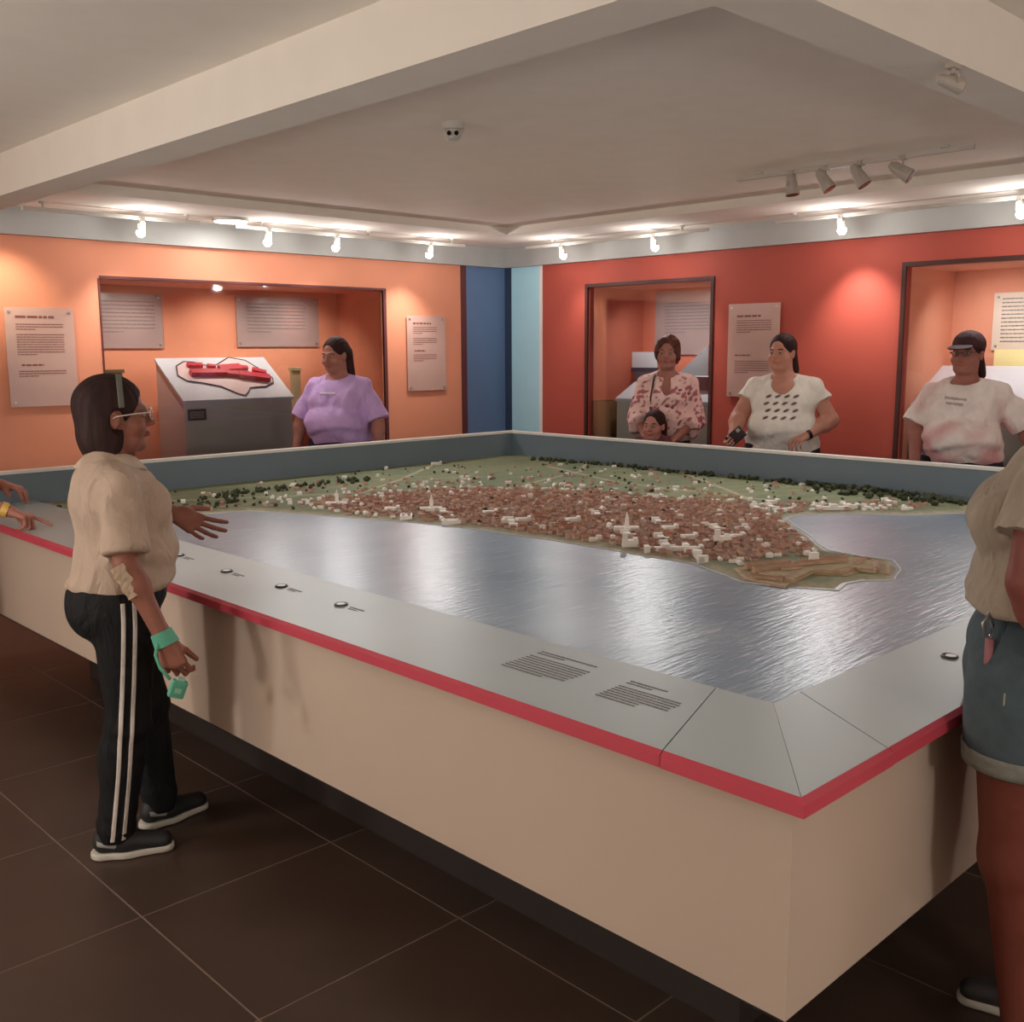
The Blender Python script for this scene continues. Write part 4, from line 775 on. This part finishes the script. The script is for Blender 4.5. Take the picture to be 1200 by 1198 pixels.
    if tr_.get('short'):
        bl = Form()
        for side, nm in ((1, 'R'), (-1, 'L')):
            (fx, fy), fa_ = ft[nm]; hip = np.array([hx+side*.078*W*s, hy, .82*s]); an = np.array([fx, fy, .09*s]); kn = (hip+an)/2+np.array([0, .02, .01]); kn[2] = .47*s; lw = legw*s
            l1 = Form(); l1.rc(hip, kn, .085*W*lw, .060*lw, .03); l1.rc(kn, an, .056*lw, .036*lw, .03); l1.el(kn+(an-kn)*.33+np.array([0, -.025, 0])*s, (.050*lw, .052*lw, .11*s), .03); l1.el(kn+np.array([0, .02, 0]), (.045*lw, .04*lw, .05*lw), .03)
            bl.add(l1)
        out['legs'] = skin_obj('bare_legs', bl, .009, skin_mat(), t, lambda V: np.tile(base, (len(V), 1)))
    # --- shoes
    smt = (shoes or {}).get('m', mat('dark_shoe', (44, 40, 40), .6, var=.08)); som = (shoes or {}).get('sole', mat('pale_sole', (176, 170, 160), .6, var=.05))
    for side, nm in ((1, 'R'), (-1, 'L')):
        (fx, fy), fa_ = ft[nm]; Rm = rotz(fa_); tt = np.array([fx, fy, 0]); f = Form(); f.rc((0, -.035, .052*s), (0, .03, .05*s), .036*s, .038*s, .02); f.rc((0, .03, .045), (0, .145, .036), .038, .031, .03); f.rc((0, -.03, .06*s), (0, -.02, .10*s), .035*s, .036*s, .02); f.half((0, 0, -1), -.014); f.half((0, 0, 1), .105*s)
        shoe = skin_obj('shoe', f.moved(Rm, tt), .006, smt, t); f2 = Form(); f2.rc((0, -.04, .012), (0, .035, .012), .040, .040, .02); f2.rc((0, .035, .012), (0, .15, .014), .041, .032, .03); f2.half((0, 0, -1), -.001); f2.half((0, 0, 1), .024); skin_obj('sole', f2.moved(Rm, tt), .006, som, shoe)
    # --- hair
    if hair:
        H_ = Form(); k = hair['kind']
        if k == 'bob': H_.el((0, -.020, .034), (.086, .103, .092)); H_.el((0, -.040, -.05), (.088, .078, .105), .03); H_.rc((.060, -.028, -.02), (.064, -.030, -.11), .026, .022, .02); H_.rc((-.060, -.028, -.02), (-.064, -.030, -.11), .026, .022, .02); H_.el((0, .088, -.038), (.066, .070, .100), .012, op='s'); H_.el((.088, .006, -.020), (.030, .024, .042), .008, op='s'); H_.el((-.088, .006, -.020), (.030, .024, .042), .008, op='s'); H_.half((0, .25, -1), .128)
        elif k == 'short': H_.el((0, -.020, .040), (.090, .104, .090)); H_.el((0, -.050, -.03), (.088, .068, .085), .03); H_.el((.070, .01, .0), (.024, .04, .055), .02); H_.el((-.070, .01, .0), (.024, .04, .055), .02); H_.el((0, .104, -.022), (.060, .072, .104), .012, op='s'); H_.half((0, 0, -1), .085)
        elif k == 'tied': H_.el((0, -.022, .036), (.084, .101, .090)); H_.el((0, .108, -.022), (.074, .078, .118), .012, op='s'); H_.el((0, 0, -.09), (.1, .1, .05), .01, op='s'); H_.rc((-.02, -.095, .01), (-.058, -.085, -.12), .034, .022, .02) if hair.get('tail', True) else H_.el((0, -.11, .0), (.035, .03, .035), .01)
        elif k == 'long': H_.el((0, -.022, .036), (.083, .100, .090)); H_.el((0, .104, -.020), (.066, .076, .112), .012, op='s'); H_.rc((-.03, -.085, .0), (-.03, -.10, -.16), .045, .035, .03); H_.rc((.03, -.085, .0), (.03, -.10, -.16), .045, .035, .03)
        for q in H_.p:
            if q[0] == 'hp': q[2] *= hsc; continue
            q[1] = q[1]*hsc
            if q[0] == 'rc': q[2] = q[2]*hsc; q[3] *= hsc; q[4] *= hsc
            else: q[2] = q[2]*hsc
        H0 = H_.moved(HR, hd_at); out['hair_form'] = H0; out['hair'] = skin_obj('hair', H0, hair.get('res', .0048), hair['m'], t, None, lambda V: hair.get('curl', 0)*wav(V, 55)+.0011*np.sin(((V-hd_at)@HR)[:, 0]*330+4*wav(V, 12))+.0008*wav(V, 40))
    out.update(HR=HR, hd=hd_at, hands=handf, c=c, hsc=hsc); return out
def rigid(Rm, tt): return Matrix(((Rm[0][0], Rm[0][1], Rm[0][2], tt[0]), (Rm[1][0], Rm[1][1], Rm[1][2], tt[1]), (Rm[2][0], Rm[2][1], Rm[2][2], tt[2]), (0, 0, 0, 1)))
def glasses(P, m, rad=.019):
    Mx = rigid(P['HR']*P['hsc'], P['hd']); bm = bmesh.new()
    for s_ in (-1, 1):
        pts = [Mx @ Vector((s_*.032+math.cos(a)*rad*1.15, .103-abs(math.cos(a)*s_*.006), .0+math.sin(a)*rad*.85)) for a in [2*math.pi*k/20 for k in range(20)]]; add_tube(bm, pts, .0022, 6, True)
        add_tube(bm, [Mx @ Vector(v) for v in ((s_*.053, .098, .006), (s_*.078, .06, .006), (s_*.082, .0, .0), (s_*.080, -.018, -.010))], .0022, 6)
    add_tube(bm, [Mx @ Vector(v) for v in ((-.012, .104, .003), (0, .107, .006), (.012, .104, .003))], .0022, 6); return finish('glasses', bm, m, P['root'], True)
def wrist_band(P, nm, el, wr, along, width, m, name='wristband', lift=.004):
    el, wr = np.array(el, float), np.array(wr, float); d = wr-el; d /= np.linalg.norm(d); a = np.cross(d, [0, 0, 1.]); a /= np.linalg.norm(a)+1e-9; b = np.cross(d, a); an = np.linspace(0, 2*math.pi, 28, endpoint=False); cc = wr+d*along
    Dd = np.cos(an)[:, None]*a+np.sin(an)[:, None]*b; return _band(P, cc, Dd, d, width, m, name, lift)
def _band(P, cc, Dd, d, width, m, name, lift):
    rows = []
    for s_ in (-.5, .5):
        c0 = cc+d*width*s_; t_ = np.full(len(Dd), .07)
        for _ in range(50): t_ = t_-np.clip(P['body_form'].ev(c0+Dd*t_[:, None]), -.01, .01)*.8
        t_ = np.clip(t_, .015, .045); rows.append((c0, t_))
    n = len(Dd); V = np.concatenate([r_[0]+Dd*(r_[1]+lift)[:, None] for r_ in rows]+[r_[0]+Dd*(r_[1]-.002)[:, None] for r_ in rows[::-1]]); F = []
    for j in range(4):
        for i in range(n): F.append((j*n+i, j*n+(i+1) % n, ((j+1) % 4)*n+(i+1) % n, ((j+1) % 4)*n+i))
    bm = bmesh.new(); me = bpy.data.meshes.new(name); me.from_pydata(V.tolist(), [], F); bm.from_mesh(me); return finish(name, bm, m, P['root'], False)
# ================================================================== the visitors and their guide
def mixn(a, b, m): m = np.clip(m, 0, 1)[:, None]; return np.array(a)*(1-m)+np.array(b)*m
HB = hair_mat('black_hair', (48, 30, 28)); HD = hair_mat('dark_brown_hair', (56, 34, 32)); HG = hair_mat('auburn_hair', (92, 56, 48))
BLACKT = cloth_mat('black_track_cloth', (20, 20, 22), rough=.75); DARKT = cloth_mat('dark_trouser_cloth', (44, 44, 54))
# ---- guide beside the table
A = dict(R=dict(el=(.238, .03, 1.00), wr=(.300, .115, .775), f=(.055, .05, -.18), n=(-.9, .35, 0), curl=(38, 42, 46, 50), thumb=(30, 35)),
         L=dict(el=(-.262, .07, 1.03), wr=(-.195, .245, 1.085), f=(.085, .145, -.085), n=(.75, -.05, .50), curl=(6, 8, 10, 14), spread=(12, 3, -7, -18), thumb=(62, -25), hs=1.08))
def guide():
    G = person((-.305, 2.344), -1.845, 'guide in a beige polo and black striped track pants gesturing beside the table', h=1.56, W=1.10, D=1.20, bust=1.22, belly=1.04, skin=(140, 88, 72), head_at=(-.035, .062, 1.437), head_yaw=-.12, head_pitch=.03, arms=A, hsc=1.06, armw=1.02,
        lean=(-.015, .035), hips_at=(.015, .035), feet={'R': ((.077, -.036), -.23), 'L': ((-.096, .134), .325)}, res=.0042,
        shirt=dict(m=cloth_mat('beige_polo_cloth', (182, 160, 142)), sleeve=.86, flare=.014, hem=.865, hemn=(0, -.12, -1), loose=.019, fold=.0070, neck='crew', res=.0056),
        trousers=dict(m=BLACKT, ankle=.062, res=.010), hair=dict(kind='bob', m=HB), shoes=dict(m=mat('black_trainer', (30, 30, 30), .6, var=.08), sole=mat('trainer_sole', (190, 184, 172), .6, var=.04)))
    t = G['root']; c = G['c']; HR, hd, hsc = G['HR'], G['hd'], G['hsc']
    # collar of the polo
    nb_ = c(0, -.004, 1.358); an = np.linspace(R(112), R(428), 30); V, F = [], []
    for k, (rx, ry, dz) in enumerate(((.070, .068, .050), (.074, .072, .054), (.112, .106, .014), (.106, .100, .010))):
        for a in an: V.append((nb_[0]+rx*math.cos(a), nb_[1]+.006+ry*math.sin(a)*(1.06), nb_[2]+dz-.030*(math.sin(a) > .5)*(math.sin(a)-.5)-.006))
    n = len(an)
    for j in range(4):
        for i in range(n-1): F.append((j*n+i, j*n+i+1, ((j+1) % 4)*n+i+1, ((j+1) % 4)*n+i))
    me = bpy.data.meshes.new('collar'); me.from_pydata(V, [], F); bm = bmesh.new(); bm.from_mesh(me); finish('collar', bm, mat('collar_cloth', (190, 170, 152), .85, bump=.1, bscale=300, var=.04), t, True)
    # two pale stripes down each trouser leg
    for side, nm, (fx, fy) in ((1, 'R', (.077, -.036)), (-1, 'L', (-.096, .134))):
        s = G['s']; hip = np.array([.015+side*.078*1.10*s, .035, .84*s]); an_ = np.array([fx, fy, .075]); kn = (hip+an_)/2+np.array([0, .02, 0]); tt = np.linspace(0, 1, 30)[:, None]
        P_ = (1-tt)**2*(hip+[0, .0, .05])+2*tt*(1-tt)*kn+tt**2*an_
        for o_ in (-.017, .017): ribbon('leg_stripe', G['leg_form'], P_+np.array([0, o_, 0]), np.tile([side*1., .0, 0.], (30, 1)), np.tile([0, 1., 0], (30, 1)), .0125, cloth_mat('white_stripe', (206, 196, 186)), t, lift=.004)
    # headband over the hair, glasses
    hb = np.linspace(R(4), R(176), 40); Dl = np.stack([np.cos(hb), 0*hb, np.sin(hb)], 1); Pc = np.tile([0, .018, .02], (40, 1)); ribbon('headband', G['hair_form'], Pc*hsc@HR.T+hd, Dl@HR.T, np.tile(HR@np.array([0, 1., .0]), (40, 1)), .018, mat('grey_green_band', (104, 104, 94), .7, var=.05), t, lift=.0038)
    glasses(G, mat('pale_frame', (216, 196, 186), .35, var=.03))
    # shoe accents
    # wrist strap and elbow cloth
    teal = mat('teal_strap', (88, 168, 140), .6, bump=.2, bscale=200, var=.06)
    wrist_band(G, 'R', (.238, .03, 1.00), (.300, .115, .775), .004, .046, teal, 'wrist_strap', .005)
    bm = bmesh.new(); add_tube(bm, [(.318, .095, .765), (.328, .085, .73), (.338, .095, .69), (.352, .120, .655)], .0055, 8); finish('strap_cord', bm, teal, t, True)
    M0 = t.matrix_world
    cs = empty('teal_case', (0, 0, 0), 0, 'small teal case hanging from the wrist strap of the guide', 'case')
    Mw = Matrix.Translation((-.305, 2.344, 0)) @ Matrix.Rotation(-1.845, 4, 'Z') @ Matrix.Translation((.360, .128, .600)) @ Matrix.Rotation(R(-20), 4, 'X') @ Matrix.Rotation(R(8), 4, 'Y'); cs.matrix_world = Mw
    box('shell', -.012, .012, -.024, .024, -.0, .056, teal, cs, .005); box('clip', -.006, .006, -.012, .012, .054, .066, mat('pale_clip', (150, 190, 170), .5, var=.03), cs, .002); box('button', .0115, .0135, -.010, .010, .018, .034, mat('pale_clip', (150, 190, 170), .5), cs)
    pp = empty('folded_paper', (0, 0, 0), 0, 'crumpled cream paper tucked at the right elbow of the guide', 'paper')
    pp.matrix_world = Matrix.Translation((-.305, 2.344, 0)) @ Matrix.Rotation(-1.845, 4, 'Z') @ Matrix.Translation((.285, .020, .955)) @ Matrix.Rotation(R(26), 4, 'X') @ Matrix.Rotation(R(-8), 4, 'Y')
    for k, (y0, y1, x0) in enumerate(((-.022, .020, .006), (-.016, .026, -.004))):
        bm = bmesh.new(); N_ = 9; grid = [[bm.verts.new((x0+.0025*math.sin(i*1.7+j*2.1+k), y0+(y1-y0)*i/3+.003*math.sin(j*1.9), -.050+.105*j/(N_-1))) for i in range(4)] for j in range(N_)]
        for j in range(N_-1):
            for i in range(3): bm.faces.new((grid[j][i], grid[j][i+1], grid[j+1][i+1], grid[j+1][i]))
        bmesh.ops.solidify(bm, geom=bm.faces[:], thickness=.004); finish('paper_fold', bm, mat('cream_paper', (232, 212, 186), .8, bump=.3, bscale=80, var=.06), pp)
    # grey side patches of the trainers
    for side, ((fx, fy), fa_) in (('R', ((.077, -.036), -.23)), ('L', ((-.096, .134), .325))):
        Rm = rotz(fa_); f = Form(); f.rc((0, -.035, .052), (0, .03, .05), .037, .039, .02); f.half((0, 0, -1), -.02)
        f2 = f.moved(Rm, np.array([fx, fy, 0])); yy = np.linspace(-.055, .03, 10); Pp = np.stack([0*yy, yy, .052-.25*(yy+.03)], 1)@Rm.T+np.array([fx, fy, 0])
        ribbon('trainer_patch', f2, Pp, np.tile(Rm@np.array([1., 0, .15]), (10, 1)), np.tile([0, 0, 1.], (10, 1)), .022, mat('grey_patch', (150, 148, 140), .6, var=.06), t, lift=.003)
    return G
G = guide()

# ---- purple shirt
A = dict(R=dict(el=(.300, .02, 1.125), wr=(.315, .10, .90), curl=(30, 34, 38, 42)), L=dict(el=(-.305, .0, 1.115), wr=(-.335, .075, .890), n=(1, .2, 0), curl=(30, 34, 38, 42)))
Pp_ = person((2.86, 5.60), 2.13, 'person in a lilac T-shirt standing beside the sloped console', h=1.725, W=1.38, D=1.42, bust=1.25, belly=1.30, skin=(168, 114, 100), head_at=(.02, .005, 1.602), head_yaw=-.30, head_pitch=-.16, arms=A, fat=1.12, armw=1.28, neckw=1.15, res=.0052,
    shirt=dict(m=cloth_mat('lilac_cloth', (204, 172, 228)), sleeve=.97, flare=.012, hem=.82, loose=.020, fold=.0055), trousers=dict(m=DARKT), hair=dict(kind='long', m=HD), hsc=1.08)
x_ = np.linspace(-.045, .075, 14); ribbon('chest_print', Pp_['shirt_form'], np.stack([x_, 0*x_+.05, 0*x_+1.325], 1), np.tile([0, 1., 0], (14, 1)), np.tile([0, 0, 1.], (14, 1)), .014, mat('white_print', (226, 214, 232), .6), Pp_['root'], lift=.005)

# ---- floral blouse
def floral(V):
    v1 = wav(V, 62); v2 = wav(V+5, 58); c0 = mixn(srgb((244, 208, 204)), srgb((176, 104, 112)), (v1-.25)*4); return mixn(c0, srgb((112, 62, 70)), (v2-.55)*5)
A = dict(R=dict(el=(.212, .04, 1.125), wr=(.150, .235, 1.00), f=(-.06, .16, -.07), n=(-.3, .0, -1)), L=dict(el=(-.212, .03, 1.10), wr=(-.085, .225, .985), f=(.10, .13, -.04), n=(.1, 0, -1)))
Fl = person((4.69, 3.93), 2.2, 'person with short auburn hair in a pink floral blouse behind the child', h=1.735, W=1.0, D=1.08, skin=(170, 116, 104), head_at=(.0, .01, 1.607), head_yaw=-.10, head_pitch=-.02, arms=A, res=.0052, armw=1.05, neckw=1.0, hsc=1.06,
    shirt=dict(m=cloth_mat('floral_cloth', vcol=True), sleeve=1.45, flare=.026, hem=.82, loose=.026, neck='v', paint=floral, res=.0060), trousers=dict(m=DARKT), hair=dict(kind='short', m=HG, curl=.006))
tt = np.linspace(0, 1, 20)[:, None]; ribbon('bag_strap', Fl['shirt_form'], np.array([.085, 0, 1.47])*(1-tt)+np.array([.105, .02, 1.02])*tt, np.tile([.15, 1., 0], (20, 1)), np.tile([1., 0, 0], (20, 1)), .013, mat('dark_strap', (70, 42, 44), .6), Fl['root'], lift=.007)

# ---- child
A = dict(R=dict(el=(.165, .0, .76), wr=(.16, .06, .60)), L=dict(el=(-.165, .0, .76), wr=(-.16, .06, .60)))
Ch = person((4.42, 3.85), 1.90, 'small child with dark hair peeking over the table rim', h=1.20, W=.95, D=.95, bust=.4, skin=(184, 128, 116), head_at=(-.01, .0, 1.075), head_yaw=-.05, arms=A, res=.0048, hsc=.95, shirt=dict(m=cloth_mat('child_plum_cloth', (120, 70, 80)), sleeve=.7, hem=.86, loose=.016), trousers=dict(m=DARKT, res=.012), hair=dict(kind='long', m=HD))

# ---- white top with small dark prints
def white_print(V):
    c0 = np.tile(srgb((250, 247, 240)), (len(V), 1)); m = np.zeros(len(V))
    for j, z in enumerate((1.315, 1.268, 1.221, 1.174)):
        for i in range(4):
            x = -.095+.060*i+(.012 if j % 2 else 0); m = np.maximum(m, 1.6-(((V[:, 0]-x+.25*(V[:, 2]-z))/.017)**2+((V[:, 2]-z+.3*(V[:, 0]-x))/.009)**2))
    return mixn(c0, srgb((112, 74, 84)), m*(V[:, 1] > .03))
A = dict(R=dict(el=(.292, .07, 1.165), wr=(.310, .255, 1.045), f=(.03, .12, -.09), n=(-.5, 0, .6), curl=(55, 58, 62, 64), thumb=(30, 40)), L=dict(el=(-.318, .01, 1.15), wr=(-.170, .20, 1.055), f=(.09, .13, -.05), n=(.3, .2, -1), curl=(30, 36, 40, 44)))
Wh = person((4.71, 2.94), 2.05, 'person in a white top with small dark prints holding a phone', h=1.73, W=1.42, D=1.40, bust=1.30, belly=1.28, skin=(204, 146, 128), head_at=(.02, .0, 1.607), head_yaw=-.42, head_pitch=-.02, fat=1.10, arms=A, armw=1.38, neckw=1.12, res=.0052, hsc=1.05,
    shirt=dict(m=cloth_mat('white_print_cloth', vcol=True), sleeve=.42, flare=.010, hem=.72, loose=.018, neck='scoop', paint=white_print, res=.0058), trousers=dict(m=DARKT), hair=dict(kind='tied', m=HD))
wrist_band(Wh, 'L', (-.318, .01, 1.15), (-.170, .20, 1.055), -.012, .026, M_lens, 'watch', .004)
an = np.linspace(0, 6.283, 26, endpoint=False); ph = empty('smartphone', (0, 0, 0), 0, 'dark patterned smartphone in the hand of the white top person', 'phone')
ph.matrix_world = Matrix.Translation((4.71, 2.94, 0)) @ Matrix.Rotation(2.05, 4, 'Z') @ Matrix.Translation((.325, .335, 1.010)) @ Matrix.Rotation(R(-48), 4, 'Y') @ Matrix.Rotation(R(-30), 4, 'X')
box('phone_case', -.042, .042, -.006, .006, -.005, .155, mat('patterned_case', (62, 48, 50), .5, var=.5, vscale=50), ph, .004); box('screen', -.038, .038, -.0075, -.006, 0, .150, M_lens, ph); box('camera_bump', .010, .034, .006, .009, .115, .145, M_metal, ph)

# ---- cap and tie-dye
def tiedye(V):
    c0 = mixn(srgb((248, 238, 234)), srgb((222, 170, 172)), (wav(V, 14)+.1)*1.2); m = np.zeros(len(V))
    for z, x0, x1 in ((1.335, -.02, .10), (1.305, -.005, .09)): m = np.maximum(m, ((np.abs(V[:, 2]-z-.10*(V[:, 0]-.04)) < .007) & (V[:, 0] > x0) & (V[:, 0] < x1) & (V[:, 1] > .03))*.55)
    return mixn(c0, srgb((110, 84, 88)), m)
A = dict(R=dict(el=(.262, .03, 1.165), wr=(.25, .14, .96)), L=dict(el=(-.345, -.06, 1.17), wr=(-.41, .06, .98), n=(1, .2, 0)))
Cp = person((4.72, 1.70), 1.9, 'person in a dark cap and pale pink tie-dye T-shirt', h=1.72, W=1.32, D=1.38, bust=1.22, belly=1.28, skin=(168, 112, 100), head_at=(.0, .0, 1.60), head_yaw=-.30, head_pitch=.02, fat=1.08, arms=A, armw=1.25, neckw=1.1, res=.0052, hsc=1.06,
    shirt=dict(m=cloth_mat('tie_dye_cloth', vcol=True), sleeve=.95, flare=.020, hem=.85, hemn=(.10, 0, -1), loose=.020, paint=tiedye, res=.0060, fold=.006), trousers=dict(m=DARKT), hair=dict(kind='tied', m=HD))
HR, hd, hs_ = Cp['HR'], Cp['hd'], Cp['hsc']; cf = Form(); cf.el(np.array([0, -.018, .050])*hs_, np.array([.088, .104, .082])*hs_); cf.half((0, .15, -1), -.026); cf.el(np.array([0, .115, .034])*hs_, np.array([.068, .070, .009])*hs_, .004, rotx(-.22))
skin_obj('cap', cf.moved(HR, hd), .0045, cloth_mat('dark_cap_cloth', (78, 54, 56)), Cp['root']); glasses(Cp, mat('dark_glasses', (60, 44, 46), .4), .017)

# ---- visitor cut by the right edge, denim shorts
DEN = mat('blue_grey_denim', (64, 78, 84), .85, bump=.25, bscale=420, var=.16, vscale=26)
A = dict(R=dict(el=(.30, -.10, 1.16), wr=(.27, -.10, .94)), L=dict(sh=(-.195, .065, 1.355), el=(-.235, .082, 1.17), wr=(-.195, .005, .985), f=(.10, -.14, -.1), n=(1, .2, 0), curl=(30, 34, 38, 42)))
Rt = person((.790, -.170), .392, 'visitor in a taupe T-shirt and rolled denim shorts at the right edge', h=1.74, W=1.06, D=1.02, bust=1.16, belly=.86, skin=(122, 64, 52), head_at=(.06, -.09, 1.63), arms=A, armw=1.2, lean=(.03, .01), hips_at=(.02, .055), res=.0048,
    shirt=dict(m=cloth_mat('taupe_cloth', (160, 146, 130)), sleeve=.50, flare=.02, hem=.985, loose=.020, fold=.0055, res=.0060), trousers=dict(m=DEN, short=.725, name='denim_shorts', res=.008, top=.985), hair=dict(kind='tied', m=HD), legw=1.25, feet={'R': ((.12, -.02), -.05), 'L': ((-.11, .02), .1)})
s = Rt['s']
for side, (fx, fy) in ((1, (.12, -.02)), (-1, (-.11, .02))):      # turned-up hems
    hip = np.array([.02+side*.078*1.06*s, 0, .82*s]); an_ = np.array([fx, fy, .09*s]); kn = (hip+an_)/2; kn[2] = .47*s; cc = hip+(kn-hip)*((hip[2]-.742)/(hip[2]-kn[2])); aa = np.linspace(0, 6.283, 40, endpoint=False); Dd = np.stack([np.cos(aa), np.sin(aa), 0*aa], 1)
    cc[2] = .749; ribbon('turned_hem', Rt['leg_form'], np.tile(cc, (40, 1)), Dd, np.tile([0, 0, 1.], (40, 1)), .040, mat('pale_denim', (132, 132, 124), .9, bump=.4, bscale=300, var=.15, vscale=40), Rt['root'], lift=.005, closed=True, thick=.006, far=.19)
bm = bmesh.new(); pts = [(-.135, .155, 1.075), (-.150, .165, 1.055), (-.150, .160, 1.03), (-.135, .150, 1.02), (-.125, .145, 1.045)]; add_tube(bm, pts, .004, 8, True); finish('key_ring', bm, M_metal, Rt['root'], True)
bm = bmesh.new(); add_tube(bm, [(-.140, .150, 1.02), (-.140, .150, .98), (-.135, .150, .93)], .009, 8); finish('key_strap', bm, mat('pink_strap', (150, 96, 100), .7, var=.1), Rt['root'], True)
zz = np.linspace(.80, .96, 12); ribbon('pocket_seam', Rt['leg_form'], np.stack([0*zz-.06-(.96-zz)*.1, 0*zz+.05, zz], 1), np.tile([-1., .5, 0], (12, 1)), np.tile([.4, 1., 0], (12, 1)), .004, mat('pale_thread', (150, 146, 130), .8), Rt['root'], lift=.002)

# ---- visitor cut by the left edge, only the hands are in view
A = dict(R=dict(el=(.165, .22, 1.00), wr=(.135, .445, .905), f=(.045, .214, -.075), n=(0, -.3, -1), curl=(4, (62, 50, 30), (66, 50, 30), (66, 52, 34)), spread=(4, 0, -3, -6), thumb=(30, 45), hs=1.15), L=dict(el=(-.27, .12, 1.06), wr=(-.275, .345, .975), f=(.09, .15, -.02), n=(.2, 0, -1), hs=1.05))
Lf = person((-.33, 4.5), -2.10, 'visitor at the left edge pointing at the model with a yellow bracelet', h=1.62, W=1.1, D=1.1, skin=(176, 116, 100), arms=A, res=.0048, shirt=dict(m=cloth_mat('plum_cloth', (70, 44, 62)), sleeve=.7, hem=.84), trousers=dict(m=DARKT), hair=dict(kind='tied', m=HD))
wrist_band(Lf, 'R', (.165, .22, 1.00), (.135, .445, .905), -.012, .030, mat('yellow_bracelet', (226, 184, 92), .5, var=.05), 'bracelet', .006)
